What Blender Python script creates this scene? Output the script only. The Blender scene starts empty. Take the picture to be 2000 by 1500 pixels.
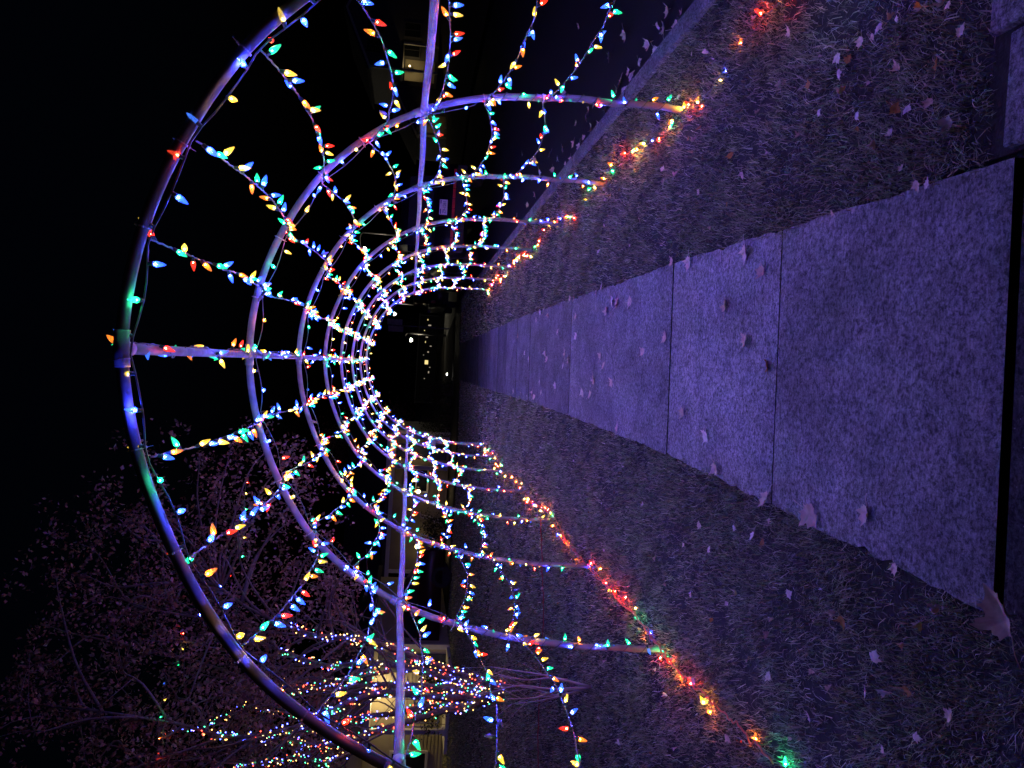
import bpy, bmesh, math, random
import numpy as np
from mathutils import Vector, Matrix

random.seed(11)
RNG = np.random.default_rng(11)
SC = bpy.context.scene
COL = SC.collection
R = math.radians

# ------------------------------------------------------------------ camera
EYE, PITCH, YAW, ROLL, FPX = 1.5185, 0.1350, -0.0202, 0.0603, 1477.8
_F = np.array([math.sin(YAW) * math.cos(PITCH), math.cos(YAW) * math.cos(PITCH), -math.sin(PITCH)])
_Rt = np.cross(_F, [0, 0, 1]); _Rt /= np.linalg.norm(_Rt)
_Up = np.cross(_Rt, _F)
_R2 = _Rt * math.cos(ROLL) + _Up * math.sin(ROLL)
_U2 = -_Rt * math.sin(ROLL) + _Up * math.cos(ROLL)
cam_data = bpy.data.cameras.new('camera')
cam = bpy.data.objects.new('camera', cam_data)
COL.objects.link(cam)
cam_data.sensor_fit = 'HORIZONTAL'
cam_data.sensor_width = 36.0
cam_data.lens = 36.0 * FPX / 2000.0
cam_data.clip_start = 0.05
cam_data.clip_end = 900
# the phone was held upright and its picture lies on its side: the picture's right is the world's down
X_, Y_, Z_ = -_U2, _R2, -_F
cam.matrix_world = Matrix(((X_[0], Y_[0], Z_[0], 0), (X_[1], Y_[1], Z_[1], 0), (X_[2], Y_[2], Z_[2], EYE), (0, 0, 0, 1)))
SC.camera = cam

# ------------------------------------------------------------------ sky and exposure
world = bpy.data.worlds.new('World')
SC.world = world
world.use_nodes = True
wn = world.node_tree.nodes; wl = world.node_tree.links
bg = wn['Background']
sky_tex = wn.new('ShaderNodeTexSky')
sky_tex.sky_type = 'NISHITA'
sky_tex.sun_disc = False
sky_tex.sun_elevation = R(-3.0)
sky_tex.sun_rotation = R(200)
night = wn.new('ShaderNodeMix'); night.data_type = 'RGBA'; night.blend_type = 'MULTIPLY'
night.inputs['Factor'].default_value = 1.0; night.inputs['B'].default_value = (.25, .45, 1.0, 1)
wl.new(sky_tex.outputs['Color'], night.inputs['A'])
wl.new(night.outputs['Result'], bg.inputs['Color'])
bg.inputs['Strength'].default_value = 0.02
SC.view_settings.view_transform = 'Standard'
SC.view_settings.look = 'None'
SC.view_settings.exposure = 0.0
SC.view_settings.gamma = 1.0
SC.view_settings.use_curve_mapping = False
SC.cycles.use_denoising = True
SC.cycles.max_bounces = 4
SC.cycles.diffuse_bounces = 2
SC.cycles.glossy_bounces = 2
SC.cycles.transmission_bounces = 2
SC.cycles.transparent_max_bounces = 12
SC.cycles.sample_clamp_indirect = 1.5
SC.cycles.use_light_tree = True
SC.cycles.caustics_reflective = False
SC.cycles.caustics_refractive = False


# ------------------------------------------------------------------ helpers
def ray(px, py):
    """direction of the sight line through a spot of the 2000 x 1500 photograph"""
    u = 1500 - py
    return _F + _R2 * (u - 750) / FPX - _U2 * (px - 1000) / FPX


def at(px, py, depth):
    d = ray(px, py)
    t = depth / d[1]
    return Vector((d[0] * t, depth, EYE + d[2] * t))


def slope(x):
    return 0.03 * max(-3.0, min(3.0, x))


def far_drop(y):
    return -0.033 * max(0.0, y - 26.0) if y < 120 else -0.033 * 94


def ground_at(px, py, lift=0.0):
    d = ray(px, py)
    z = 0.0
    for _ in range(30):
        t = (z + lift - EYE) / d[2]
        z = slope(d[0] * t)
    return Vector((d[0] * t, d[1] * t, z + lift))


def tag(o, label=None, cat=None, group=None, kind=None):
    if label: o['label'] = label
    if cat: o['category'] = cat
    if group: o['group'] = group
    if kind: o['kind'] = kind
    return o


def empty(name, loc=(0, 0, 0), rz=0.0):
    o = bpy.data.objects.new(name, None)
    o.empty_display_size = 0.1
    o.location = loc
    o.rotation_euler = (0, 0, rz)
    COL.objects.link(o)
    return o


def link(name, me, parent=None):
    o = bpy.data.objects.new(name, me)
    COL.objects.link(o)
    if parent is not None: o.parent = parent
    return o


def mesh_np(name, verts, faces, mats=(), smooth=False, mat_idx=None):
    me = bpy.data.meshes.new(name)
    me.from_pydata([tuple(v) for v in verts], [], faces)
    for m in mats: me.materials.append(m)
    if mat_idx is not None: me.polygons.foreach_set('material_index', mat_idx)
    if smooth: me.polygons.foreach_set('use_smooth', [True] * len(me.polygons))
    me.update()
    return me


class MB:
    """collects simple solids and links them as one mesh object"""
    def __init__(self):
        self.v = []; self.f = []; self.m = []; self.cur = 0

    def quad(self, a, b, c, d):
        n = len(self.v); self.v += [tuple(a), tuple(b), tuple(c), tuple(d)]
        self.f.append((n, n + 1, n + 2, n + 3)); self.m.append(self.cur)

    def box(self, x0, x1, y0, y1, z0, z1, taper=0.0, mtx=None):
        n = len(self.v); t = taper
        p = [(x0, y0, z0), (x1, y0, z0), (x1, y1, z0), (x0, y1, z0),
             (x0 + t, y0 + t, z1), (x1 - t, y0 + t, z1), (x1 - t, y1 - t, z1), (x0 + t, y1 - t, z1)]
        if mtx is not None: p = [tuple(mtx @ Vector(q)) for q in p]
        self.v += p
        for q in ((3, 2, 1, 0), (4, 5, 6, 7), (0, 1, 5, 4), (1, 2, 6, 5), (2, 3, 7, 6), (3, 0, 4, 7)):
            self.f.append(tuple(n + i for i in q)); self.m.append(self.cur)

    def prism(self, poly, y0, y1, axis='y'):
        """a polygon in (x, z) pushed along y (or in (y, z) along x)"""
        n = len(self.v); k = len(poly)
        for t in (y0, y1):
            for a, b in poly: self.v.append((a, t, b) if axis == 'y' else (t, a, b))
        self.f.append(tuple(range(n, n + k))); self.m.append(self.cur)
        self.f.append(tuple(range(n + 2 * k - 1, n + k - 1, -1))); self.m.append(self.cur)
        for i in range(k):
            j = (i + 1) % k
            self.f.append((n + i, n + k + i, n + k + j, n + j)); self.m.append(self.cur)

    def tube(self, pts, rad, sides=6, caps=True):
        v, f = tube_arrays(pts, rad, sides, caps)
        n = len(self.v)
        self.v += [tuple(q) for q in v]
        for q in f:
            self.f.append(tuple(i + n for i in q)); self.m.append(self.cur)

    def lathe(self, prof, sides, org=(0, 0, 0)):
        n = len(self.v)
        for r, z in prof:
            for i in range(sides):
                a = 2 * math.pi * i / sides
                self.v.append((org[0] + r * math.cos(a), org[1] + r * math.sin(a), org[2] + z))
        for k in range(len(prof) - 1):
            for i in range(sides):
                j = (i + 1) % sides
                self.f.append((n + k * sides + i, n + k * sides + j, n + (k + 1) * sides + j, n + (k + 1) * sides + i))
                self.m.append(self.cur)
        self.f.append(tuple(n + i for i in range(sides - 1, -1, -1))); self.m.append(self.cur)
        self.f.append(tuple(n + (len(prof) - 1) * sides + i for i in range(sides))); self.m.append(self.cur)

    def mesh(self, name, mats, smooth=False):
        if not isinstance(mats, (list, tuple)): mats = [mats]
        me = mesh_np(name, self.v, self.f, mats, smooth, self.m)
        bm = bmesh.new(); bm.from_mesh(me); bmesh.ops.recalc_face_normals(bm, faces=bm.faces[:]); bm.to_mesh(me); bm.free()
        return me

    def build(self, name, mats, parent=None, smooth=False, bevel=0.0):
        me = self.mesh(name, mats, smooth)
        if bevel:
            bm = bmesh.new(); bm.from_mesh(me)
            bmesh.ops.bevel(bm, geom=bm.edges[:], offset=bevel, segments=2, affect='EDGES', clamp_overlap=True)
            bm.to_mesh(me); bm.free()
        return link(name, me, parent)


def tube_arrays(pts, rad, sides=6, caps=True):
    P = np.asarray([tuple(q) for q in pts], float)
    n = len(P)
    rad = np.full(n, rad) if np.isscalar(rad) else np.asarray(rad, float)
    T = np.gradient(P, axis=0)
    T /= np.maximum(np.linalg.norm(T, axis=1, keepdims=True), 1e-9)
    up = np.array([0, 0, 1.0]) if abs(T[0][2]) < .9 else np.array([1.0, 0, 0])
    N = np.zeros_like(P)
    nn = up - T[0] * np.dot(up, T[0]); nn /= np.linalg.norm(nn)
    for i in range(n):
        nn = nn - T[i] * np.dot(nn, T[i]); nn /= max(np.linalg.norm(nn), 1e-9)
        N[i] = nn
    B = np.cross(T, N)
    a = np.arange(sides) * 2 * math.pi / sides
    V = P[:, None, :] + rad[:, None, None] * (np.cos(a)[None, :, None] * N[:, None, :] + np.sin(a)[None, :, None] * B[:, None, :])
    V = V.reshape(-1, 3)
    F = []
    for k in range(n - 1):
        for i in range(sides):
            j = (i + 1) % sides
            F.append((k * sides + i, k * sides + j, (k + 1) * sides + j, (k + 1) * sides + i))
    if caps:
        F.append(tuple(range(sides - 1, -1, -1)))
        F.append(tuple((n - 1) * sides + i for i in range(sides)))
    return V, F


def smooth_path(ctrl, n):
    """Catmull-Rom through the control points"""
    P = [Vector(c) for c in ctrl]
    P = [P[0] * 2 - P[1]] + P + [P[-1] * 2 - P[-2]]
    out = []
    segs = len(P) - 3
    for i in range(n):
        t = i / (n - 1) * segs
        k = min(int(t), segs - 1); t -= k
        a, b, c, d = P[k:k + 4]
        out.append(0.5 * ((2 * b) + (c - a) * t + (2 * a - 5 * b + 4 * c - d) * t * t + (3 * b - a - 3 * c + d) * t ** 3))
    return out


def resample(pts, step):
    P = np.asarray([tuple(q) for q in pts]); d = np.r_[0, np.cumsum(np.linalg.norm(np.diff(P, axis=0), axis=1))]
    s = np.arange(0, d[-1], step)
    return np.stack([np.interp(s, d, P[:, k]) for k in range(3)], 1)


# ------------------------------------------------------------------ materials
def new_mat(name):
    m = bpy.data.materials.new(name); m.use_nodes = True
    return m, m.node_tree.nodes, m.node_tree.links, m.node_tree.nodes['Principled BSDF']


def plain(name, col, rough=0.6, metal=0.0, var=0.25, scale=8.0, bump=0.0, bscale=60.0, spec=0.5):
    m, n, l, b = new_mat(name)
    b.inputs['Roughness'].default_value = rough
    b.inputs['Metallic'].default_value = metal
    b.inputs['Specular IOR Level'].default_value = spec
    tc = n.new('ShaderNodeTexCoord')
    no = n.new('ShaderNodeTexNoise'); no.inputs['Scale'].default_value = scale; no.inputs['Detail'].default_value = 6
    l.new(tc.outputs['Object'], no.inputs['Vector'])
    cr = n.new('ShaderNodeValToRGB')
    lo = tuple(c * (1 - var) for c in col); hi = tuple(min(1, c * (1 + var)) for c in col)
    cr.color_ramp.elements[0].position = .3; cr.color_ramp.elements[1].position = .7
    cr.color_ramp.elements[0].color = (*lo, 1); cr.color_ramp.elements[1].color = (*hi, 1)
    l.new(no.outputs['Fac'], cr.inputs['Fac']); l.new(cr.outputs['Color'], b.inputs['Base Color'])
    if bump:
        n2 = n.new('ShaderNodeTexNoise'); n2.inputs['Scale'].default_value = bscale; n2.inputs['Detail'].default_value = 4
        l.new(tc.outputs['Object'], n2.inputs['Vector'])
        bp = n.new('ShaderNodeBump'); bp.inputs['Strength'].default_value = bump; bp.inputs['Distance'].default_value = .01
        l.new(n2.outputs['Fac'], bp.inputs['Height']); l.new(bp.outputs['Normal'], b.inputs['Normal'])
    return m


def concrete_mat(name, base, speck, seed):
    """broom-finished concrete: mottling, fine pitting, pale aggregate, curved trowel marks"""
    m, n, l, b = new_mat(name)
    b.inputs['Roughness'].default_value = .85
    b.inputs['Specular IOR Level'].default_value = .25
    tc = n.new('ShaderNodeTexCoord')
    mp = n.new('ShaderNodeMapping'); mp.inputs['Location'].default_value = (seed * 3.1, seed * 1.7, 0)
    l.new(tc.outputs['Object'], mp.inputs['Vector'])
    def noise(scale, det, dist=0.0, rough=.6):
        q = n.new('ShaderNodeTexNoise'); q.inputs['Scale'].default_value = scale; q.inputs['Detail'].default_value = det
        q.inputs['Distortion'].default_value = dist; q.inputs['Roughness'].default_value = rough
        l.new(mp.outputs['Vector'], q.inputs['Vector']); return q
    def ramp(src, p0, c0, p1, c1):
        q = n.new('ShaderNodeValToRGB'); e = q.color_ramp.elements
        e[0].position = p0; e[0].color = (c0, c0, c0, 1); e[1].position = p1; e[1].color = (c1, c1, c1, 1)
        l.new(src, q.inputs['Fac']); return q
    def mult(a, bb, fac=1.0):
        q = n.new('ShaderNodeMix'); q.data_type = 'RGBA'; q.blend_type = 'MULTIPLY'; q.inputs['Factor'].default_value = fac
        l.new(a, q.inputs['A']); l.new(bb, q.inputs['B']); return q.outputs['Result']
    big = ramp(noise(2.1, 6, .6).outputs['Fac'], .32, .62, .68, 1.22)
    mid = ramp(noise(15, 6, .9, .72).outputs['Fac'], .36, .72, .62, 1.2)
    fine = ramp(noise(58, 8, .4, .86).outputs['Fac'], .42, .25, .58, 1.4)
    pit = n.new('ShaderNodeTexVoronoi'); pit.inputs['Scale'].default_value = 105; pit.inputs['Randomness'].default_value = 1.0
    l.new(mp.outputs['Vector'], pit.inputs['Vector'])
    pits = ramp(pit.outputs['Distance'], .03, .5, .2, 1.0)
    wv = n.new('ShaderNodeTexWave'); wv.wave_type = 'RINGS'; wv.inputs['Scale'].default_value = 21
    wv.inputs['Distortion'].default_value = 16; wv.inputs['Detail'].default_value = 5; wv.inputs['Detail Scale'].default_value = .9; wv.inputs['Detail Roughness'].default_value = .7
    l.new(mp.outputs['Vector'], wv.inputs['Vector'])
    sw = ramp(wv.outputs['Fac'], .1, .8, .75, 1.06)
    stain = ramp(noise(1.1, 3, 1.5).outputs['Fac'], .56, 1.0, .72, .68)
    ck = n.new('ShaderNodeTexVoronoi'); ck.feature = 'DISTANCE_TO_EDGE'; ck.inputs['Scale'].default_value = .75
    wob = n.new('ShaderNodeMix'); wob.data_type = 'RGBA'; wob.blend_type = 'ADD'; wob.inputs['Factor'].default_value = .16
    l.new(mp.outputs['Vector'], wob.inputs['A']); l.new(noise(5, 6).outputs['Color'], wob.inputs['B']); l.new(wob.outputs['Result'], ck.inputs['Vector'])
    crack = ramp(ck.outputs['Distance'], .0015, .35, .004, 1.0)
    rgb = n.new('ShaderNodeRGB'); rgb.outputs[0].default_value = (*base, 1)
    c = mult(rgb.outputs[0], big.outputs['Color']); c = mult(c, fine.outputs['Color']); c = mult(c, mid.outputs['Color']); c = mult(c, pits.outputs['Color'], .7); c = mult(c, sw.outputs['Color']); c = mult(c, stain.outputs['Color']); c = mult(c, crack.outputs['Color'], .6)
    ag = n.new('ShaderNodeTexVoronoi'); ag.inputs['Scale'].default_value = 70; l.new(mp.outputs['Vector'], ag.inputs['Vector'])
    ags = ramp(ag.outputs['Distance'], .06, speck, .11, 0.0)
    rnd = n.new('ShaderNodeMath'); rnd.operation = 'GREATER_THAN'; rnd.inputs[1].default_value = .75
    l.new(ag.outputs['Color'], rnd.inputs[0])
    mu = n.new('ShaderNodeMath'); mu.operation = 'MULTIPLY'; l.new(ags.outputs['Color'], mu.inputs[0]); l.new(rnd.outputs[0], mu.inputs[1])
    mx = n.new('ShaderNodeMix'); mx.data_type = 'RGBA'; mx.inputs['B'].default_value = (.62, .58, .52, 1)
    l.new(mu.outputs[0], mx.inputs['Factor']); l.new(c, mx.inputs['A'])
    l.new(mx.outputs['Result'], b.inputs['Base Color'])
    ad = n.new('ShaderNodeMath'); ad.operation = 'ADD'
    l.new(fine.outputs['Color'], ad.inputs[0]); l.new(sw.outputs['Color'], ad.inputs[1])
    bp = n.new('ShaderNodeBump'); bp.inputs['Strength'].default_value = .55; bp.inputs['Distance'].default_value = .004
    l.new(ad.outputs[0], bp.inputs['Height']); l.new(bp.outputs['Normal'], b.inputs['Normal'])
    return m


def attr_mat(name, rough=.75, spec=.2, transl=0.0):
    """colour stored on the mesh: the thing's own colour, piece by piece"""
    m, n, l, b = new_mat(name)
    b.inputs['Roughness'].default_value = rough; b.inputs['Specular IOR Level'].default_value = spec
    a = n.new('ShaderNodeAttribute'); a.attribute_name = 'tint'
    l.new(a.outputs['Color'], b.inputs['Base Color'])
    return m


def object_tint(name, c0, c1, rough=.75, vein=False):
    """one colour per copy, drawn between two"""
    m, n, l, b = new_mat(name)
    b.inputs['Roughness'].default_value = rough; b.inputs['Specular IOR Level'].default_value = .2
    oi = n.new('ShaderNodeObjectInfo')
    mx = n.new('ShaderNodeMix'); mx.data_type = 'RGBA'
    mx.inputs['A'].default_value = (*c0, 1); mx.inputs['B'].default_value = (*c1, 1)
    l.new(oi.outputs['Random'], mx.inputs['Factor'])
    out = mx.outputs['Result']
    tc = n.new('ShaderNodeTexCoord')
    no = n.new('ShaderNodeTexNoise'); no.inputs['Scale'].default_value = 45; no.inputs['Detail'].default_value = 5
    l.new(tc.outputs['Object'], no.inputs['Vector'])
    cr = n.new('ShaderNodeValToRGB'); cr.color_ramp.elements[0].color = (.72, .68, .68, 1); cr.color_ramp.elements[1].color = (1.12, 1.12, 1.12, 1)
    cr.color_ramp.elements[0].position = .3; cr.color_ramp.elements[1].position = .65
    l.new(no.outputs['Fac'], cr.inputs['Fac'])
    mu = n.new('ShaderNodeMix'); mu.data_type = 'RGBA'; mu.blend_type = 'MULTIPLY'; mu.inputs['Factor'].default_value = 1
    l.new(out, mu.inputs['A']); l.new(cr.outputs['Color'], mu.inputs['B'])
    l.new(mu.outputs['Result'], b.inputs['Base Color'])
    return m


def emit(name, col, strength):
    m = bpy.data.materials.new(name); m.use_nodes = True
    n = m.node_tree.nodes; l = m.node_tree.links
    n.remove(n['Principled BSDF'])
    e = n.new('ShaderNodeEmission'); e.inputs['Color'].default_value = (*col, 1); e.inputs['Strength'].default_value = strength
    l.new(e.outputs[0], n['Material Output'].inputs['Surface'])
    return m


def shell_mat(name, col, strength, clear):
    """moulded plastic cap of a bulb: glows in its own colour and lets the diode inside shine through"""
    m, n, l, b = new_mat(name)
    b.inputs['Base Color'].default_value = (*[c * .5 for c in col], 1)
    b.inputs['Roughness'].default_value = .25
    b.inputs['Emission Color'].default_value = (*col, 1)
    # facets: brighter and darker cells of the moulded pattern
    tc = n.new('ShaderNodeTexCoord')
    vo = n.new('ShaderNodeTexVoronoi'); vo.inputs['Scale'].default_value = 260; l.new(tc.outputs['Object'], vo.inputs['Vector'])
    mr = n.new('ShaderNodeMapRange'); mr.inputs['From Min'].default_value = .1; mr.inputs['From Max'].default_value = .6
    mr.inputs['To Min'].default_value = strength * 1.25; mr.inputs['To Max'].default_value = strength * .6
    l.new(vo.outputs['Distance'], mr.inputs['Value']); l.new(mr.outputs[0], b.inputs['Emission Strength'])
    t = n.new('ShaderNodeBsdfTransparent'); t.inputs['Color'].default_value = (1, 1, 1, 1)
    mx = n.new('ShaderNodeMixShader'); mx.inputs['Fac'].default_value = clear
    l.new(b.outputs[0], mx.inputs[1]); l.new(t.outputs[0], mx.inputs[2])
    l.new(mx.outputs[0], n['Material Output'].inputs['Surface'])
    m.cycles.emission_sampling = 'NONE'
    return m


M = {}
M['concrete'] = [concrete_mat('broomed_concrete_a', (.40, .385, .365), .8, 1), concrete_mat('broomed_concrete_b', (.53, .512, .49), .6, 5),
                 concrete_mat('broomed_concrete_c', (.39, .378, .362), .6, 9), concrete_mat('far_dimmed_concrete', (.29, .28, .27), .4, 17), concrete_mat('farthest_dimmed_concrete', (.19, .185, .175), .4, 29)]  # last two: light falling off along the walk, put into darker base colours
M['kerb'] = concrete_mat('kerb_concrete', (.34, .33, .31), .5, 13)
M['soil'] = plain('dark_soil', (.022, .018, .013), .95, var=.5, scale=20, bump=.6, bscale=70)
M['asphalt'] = concrete_mat('asphalt_with_stones', (.085, .083, .08), .9, 21)
M['street'] = plain('street_asphalt', (.02, .02, .021), .6, var=.4, scale=50, bump=.5, bscale=160)
M['grass'] = attr_mat('grass_blades', .7, .25)
M['pvc'] = plain('grey_white_plastic_pipe', (.28, .275, .27), .66, var=.3, scale=14, spec=.3)
M['tie'] = plain('cable_tie_plastic', (.6, .6, .58), .45)
M['cord'] = plain('dark_green_cord', (.10, .12, .10), .45, var=.2, scale=60)
M['socket'] = plain('green_socket_plastic', (.035, .07, .045), .4, var=.1, scale=60)
M['orange_cord'] = plain('orange_cord', (.55, .12, .05), .5, var=.15, scale=30)
M['red_cord'] = plain('red_cord', (.35, .05, .04), .55, var=.15, scale=30)
M['leaf'] = object_tint('dry_maple_leaf', (.86, .68, .54), (.7, .5, .36))
M['leaf_pale'] = object_tint('pale_maple_leaf_back', (.9, .78, .68), (.72, .58, .48))
M['leaf_dark'] = object_tint('brown_maple_leaf', (.3, .14, .05), (.5, .25, .07))
M['bark'] = plain('grey_brown_bark', (.17, .125, .11), .85, var=.4, scale=25, bump=.7, bscale=60)
M['foliage'] = attr_mat('tree_leaves', .6, .3)
M['siding'] = plain('tan_siding', (.5, .44, .3), .6, var=.06, scale=3)
M['siding_grey'] = plain('grey_siding', (.16, .155, .15), .65, var=.08, scale=3)
M['siding_dim'] = plain('darker_tan_siding', (.26, .22, .14), .6, var=.1, scale=3)  # darker tan for the middle house wall
M['trim'] = plain('white_trim', (.7, .68, .62), .5, var=.05)
M['roof'] = plain('dark_roof_shingles', (.05, .047, .045), .9, var=.4, scale=30, bump=.5, bscale=40)
M['glass'] = plain('dark_window_glass', (.02, .022, .028), .08, var=.1)
M['shutter'] = plain('navy_shutter', (.03, .035, .07), .5)
M['lamp_metal'] = plain('grey_lamp_metal', (.14, .14, .14), .45, metal=.6)
M['paint_black'] = plain('black_car_paint', (.004, .004, .006), .35, var=.1, spec=.35)
M['paint_blue'] = plain('dark_blue_car_paint', (.004, .004, .006), .35, var=.1, spec=.35)
M['paint_maroon'] = plain('dark_maroon_car_paint', (.03, .008, .01), .35, var=.1, spec=.35)
M['rubber'] = plain('tyre_rubber', (.02, .02, .02), .85)
M['rim'] = plain('alloy_rim', (.35, .35, .36), .35, metal=.7)
M['red_lens'] = plain('red_lamp_lens', (.12, .006, .01), .2, spec=.6)
M['red_tape'] = plain('red_reflector_tape', (.45, .03, .04), .35)
M['plate'] = plain('licence_plate_white', (.68, .68, .72), .4, var=.05)
M['plate_ink'] = plain('licence_plate_blue_ink', (.03, .04, .22), .5)
M['sign_back'] = plain('sign_sheet_metal', (.42, .41, .42), .5, metal=.3)
M['dark_hedge'] = attr_mat('hedge_leaves', .7, .2)

SHELL, CORE = {}, {}
_colours = {  # shell colour, shell glow, diode colour, diode power
    'red': ((1.0, .06, .025), 1.25, (1.0, .04, .015), 3700),
    'orange': ((1.0, .28, .03), 1.3, (1.0, .18, .015), 3300),
    'yellow': ((1.0, .66, .08), 1.2, (1.0, .48, .05), 2700),
    'green': ((.03, .9, .38), 1.10, (.015, 1.0, .28), 3000),
    'blue': ((.055, .2, 1.0), 1.7, (.03, .04, 1.0), 18800),
}
CORE_G = {}
for k, (c, s, dc, dp) in _colours.items():
    SHELL[k] = shell_mat(k + '_bulb_cap', c, s, .38)
    CORE[k] = emit(k + '_diode', dc, dp)
    CORE_G[k] = emit(k + '_strong_diode', dc, dp * {'blue': .5, 'green': 3.0}.get(k, 4.5))   # strings in the grass: non-blue power raised for coloured glow on the blades
M['dead_cap'] = plain('unlit_bulb_cap', (.3, .25, .22), .25)
MINI = {k: emit(k + '_mini_light', c, p) for k, c, p in (
    ('red', (1, .08, .04), 9), ('amber', (1, .5, .12), 7), ('warm', (1, .78, .4), 6), ('green', (.08, 1, .4), 7), ('blue', (.07, .09, 1), 26))}

# ------------------------------------------------------------------ ground, street, sidewalk
def sheet(name, xs, ys, zf, mat, thick=None):
    V = [(x, y, zf(x, y)) for y in ys for x in xs]
    nx = len(xs)
    F = [(j * nx + i, j * nx + i + 1, (j + 1) * nx + i + 1, (j + 1) * nx + i) for j in range(len(ys) - 1) for i in range(nx - 1)]
    return tag(link(name, mesh_np(name, V, F, [mat], True)), kind='structure')


sheet('ground', [-400, -120, -40, -12, -3, 0, 3, 12, 40, 120, 400], [-20, -4, 4, 14, 26, 40, 60, 90, 120, 200, 500],
      lambda x, y: slope(x) - .32 + far_drop(y), M['soil'])
lawn_ys = [1.74, 3, 5, 8, 12, 16, 20, 24.2]
sheet('lawn', [-60, -30, -12, -6, -3, -1.5, -.53], lawn_ys, lambda x, y: slope(x) - .012, M['soil'])
sheet('grass_strip', [.64, 1.2, 1.99], [1.70] + lawn_ys[1:], lambda x, y: slope(x) - .012, M['soil'])
sheet('street', [2.14, 4, 6.5, 9.4], [-6, 4, 12, 20, 26, 40, 60, 90, 120, 160], lambda x, y: slope(min(x, 2.1)) - .12 + far_drop(y), M['street'])
sheet('cross_street', [-70, -30, -8, 0, 2.13], [24.6, 25.2, 32], lambda x, y: slope(x) - .11 + far_drop(y), M['street'])
sheet('far_lawn', [-70, -30, -8, 0, 2.0], [32.2, 45, 60, 90, 140], lambda x, y: slope(x) - .05 + far_drop(y), M['soil'])
sheet('opposite_lawn', [9.6, 14, 24, 70], [-6, 10, 26, 40, 60, 90, 140], lambda x, y: .02 + far_drop(y) + .12 * (min(x, 24) - 9.6), M['soil'])
sheet('driveway', [-6, -1.5, 0, .62], [-3, 0, 1.0, 1.737], lambda x, y: slope(x) - .006, M['asphalt'])

# concrete apron at the near end of the grass strip
apron = tag(empty('driveway_apron', (1.2, 1.2, 0)), kind='structure')
for (x0, x1, y1) in ((.65, .955, 1.80), (.965, 1.95, 1.865)):
    b = MB(); b.box(x0 - 1.2, x1 - 1.2, -1.8, y1 - 1.2, slope(x0) - .1, slope(x0) + .012, taper=.004)
    b.build('slab', M['concrete'][0], apron, bevel=.004)

joints = [1.757, 2.98, 4.29, 5.68, 7.1, 8.35, 9.6, 10.8, 11.94, 13.2, 14.5, 15.8, 17.1, 18.4, 19.7, 21.0, 22.3, 23.6]
def walk_mid(y):
    return float(np.interp(y, [1.7, 3, 4.3, 5.6, 7.2, 10, 15, 24], [.025, .075, .118, .128, .15, .16, .145, .11]))
def walk_half(y):
    return float(np.interp(y, [1.7, 3, 5, 7.2, 24], [.595, .58, .56, .565, .58]))


sidewalk = tag(empty('sidewalk', (0, 1.7, 0)), kind='structure')
lifts = [.002, 0, .004, .002, .004, 0, .003, .006, 0, .003, .002, 0, .003, .002, 0, .002, 0]
for i in range(len(joints) - 1):
    y0 = joints[i] + (.0065 if i == 1 else .0035)
    y1 = joints[i + 1] - (.0065 if i == 0 else .0035)
    ny, nx = (26, 10) if i < 4 else (8, 4)
    bm = bmesh.new(); grid = []
    for j in range(ny + 1):
        y = y0 + (y1 - y0) * j / ny; row = []
        for k in range(nx + 1):
            t = k / nx * 2 - 1
            x = walk_mid(y) + t * walk_half(y)
            if k in (0, nx):   # ragged worn edge
                x -= math.copysign(abs(random.gauss(0, .006)) + .004 * math.sin(y * 9 + i) + (.01 if random.random() < .04 else 0), t) if i < 6 else 0
            edge = (j in (0, ny)) or (k in (0, nx))
            z = slope(x) + .006 + lifts[i] - (.004 if edge else 0)
            row.append(bm.verts.new((x, y - 1.7, z)))
        grid.append(row)
    for j in range(ny):
        for k in range(nx): bm.faces.new((grid[j][k], grid[j][k + 1], grid[j + 1][k + 1], grid[j + 1][k]))
    rim = [grid[0][k] for k in range(nx + 1)] + [grid[j][nx] for j in range(1, ny + 1)] + [grid[ny][k] for k in range(nx - 1, -1, -1)] + [grid[j][0] for j in range(ny - 1, 0, -1)]
    low = [bm.verts.new((v.co.x, v.co.y, v.co.z - .09)) for v in rim]
    for a in range(len(rim)):
        c = (a + 1) % len(rim); bm.faces.new((rim[c], rim[a], low[a], low[c])).material_index = 1
    me = bpy.data.meshes.new('slab'); bm.to_mesh(me); bm.free(); me.materials.append(M['concrete'][(0, 1, 2, 2, 3, 3, 3, 3, 4, 3, 4, 4)[min(i, 11)]]); me.materials.append(M['soil'])  # far slabs take the dimmed tones that stand in for light falloff
    link('slab', me, sidewalk)

sheet('joint_soil', [-.6, .7], [1.69, 6, 12, 23.6], lambda x, y: slope(x) - .028, M['soil'])
kerb = tag(empty('kerb', (2.06, 0, 0)), kind='structure')
ky = [-2, .2, 1.9, 3.7, 5.5, 7.3, 9.1, 10.9, 12.7, 14.5, 16.3, 18.1, 19.9, 21.7, 23.5]
for i in range(len(ky) - 1):
    b = MB(); b.box(-.068, .07, ky[i] + .004, ky[i + 1] - .004, -.2, slope(2.06) + .008, taper=.012)
    b.build('kerb_stone', M['kerb'], kerb)

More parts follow.
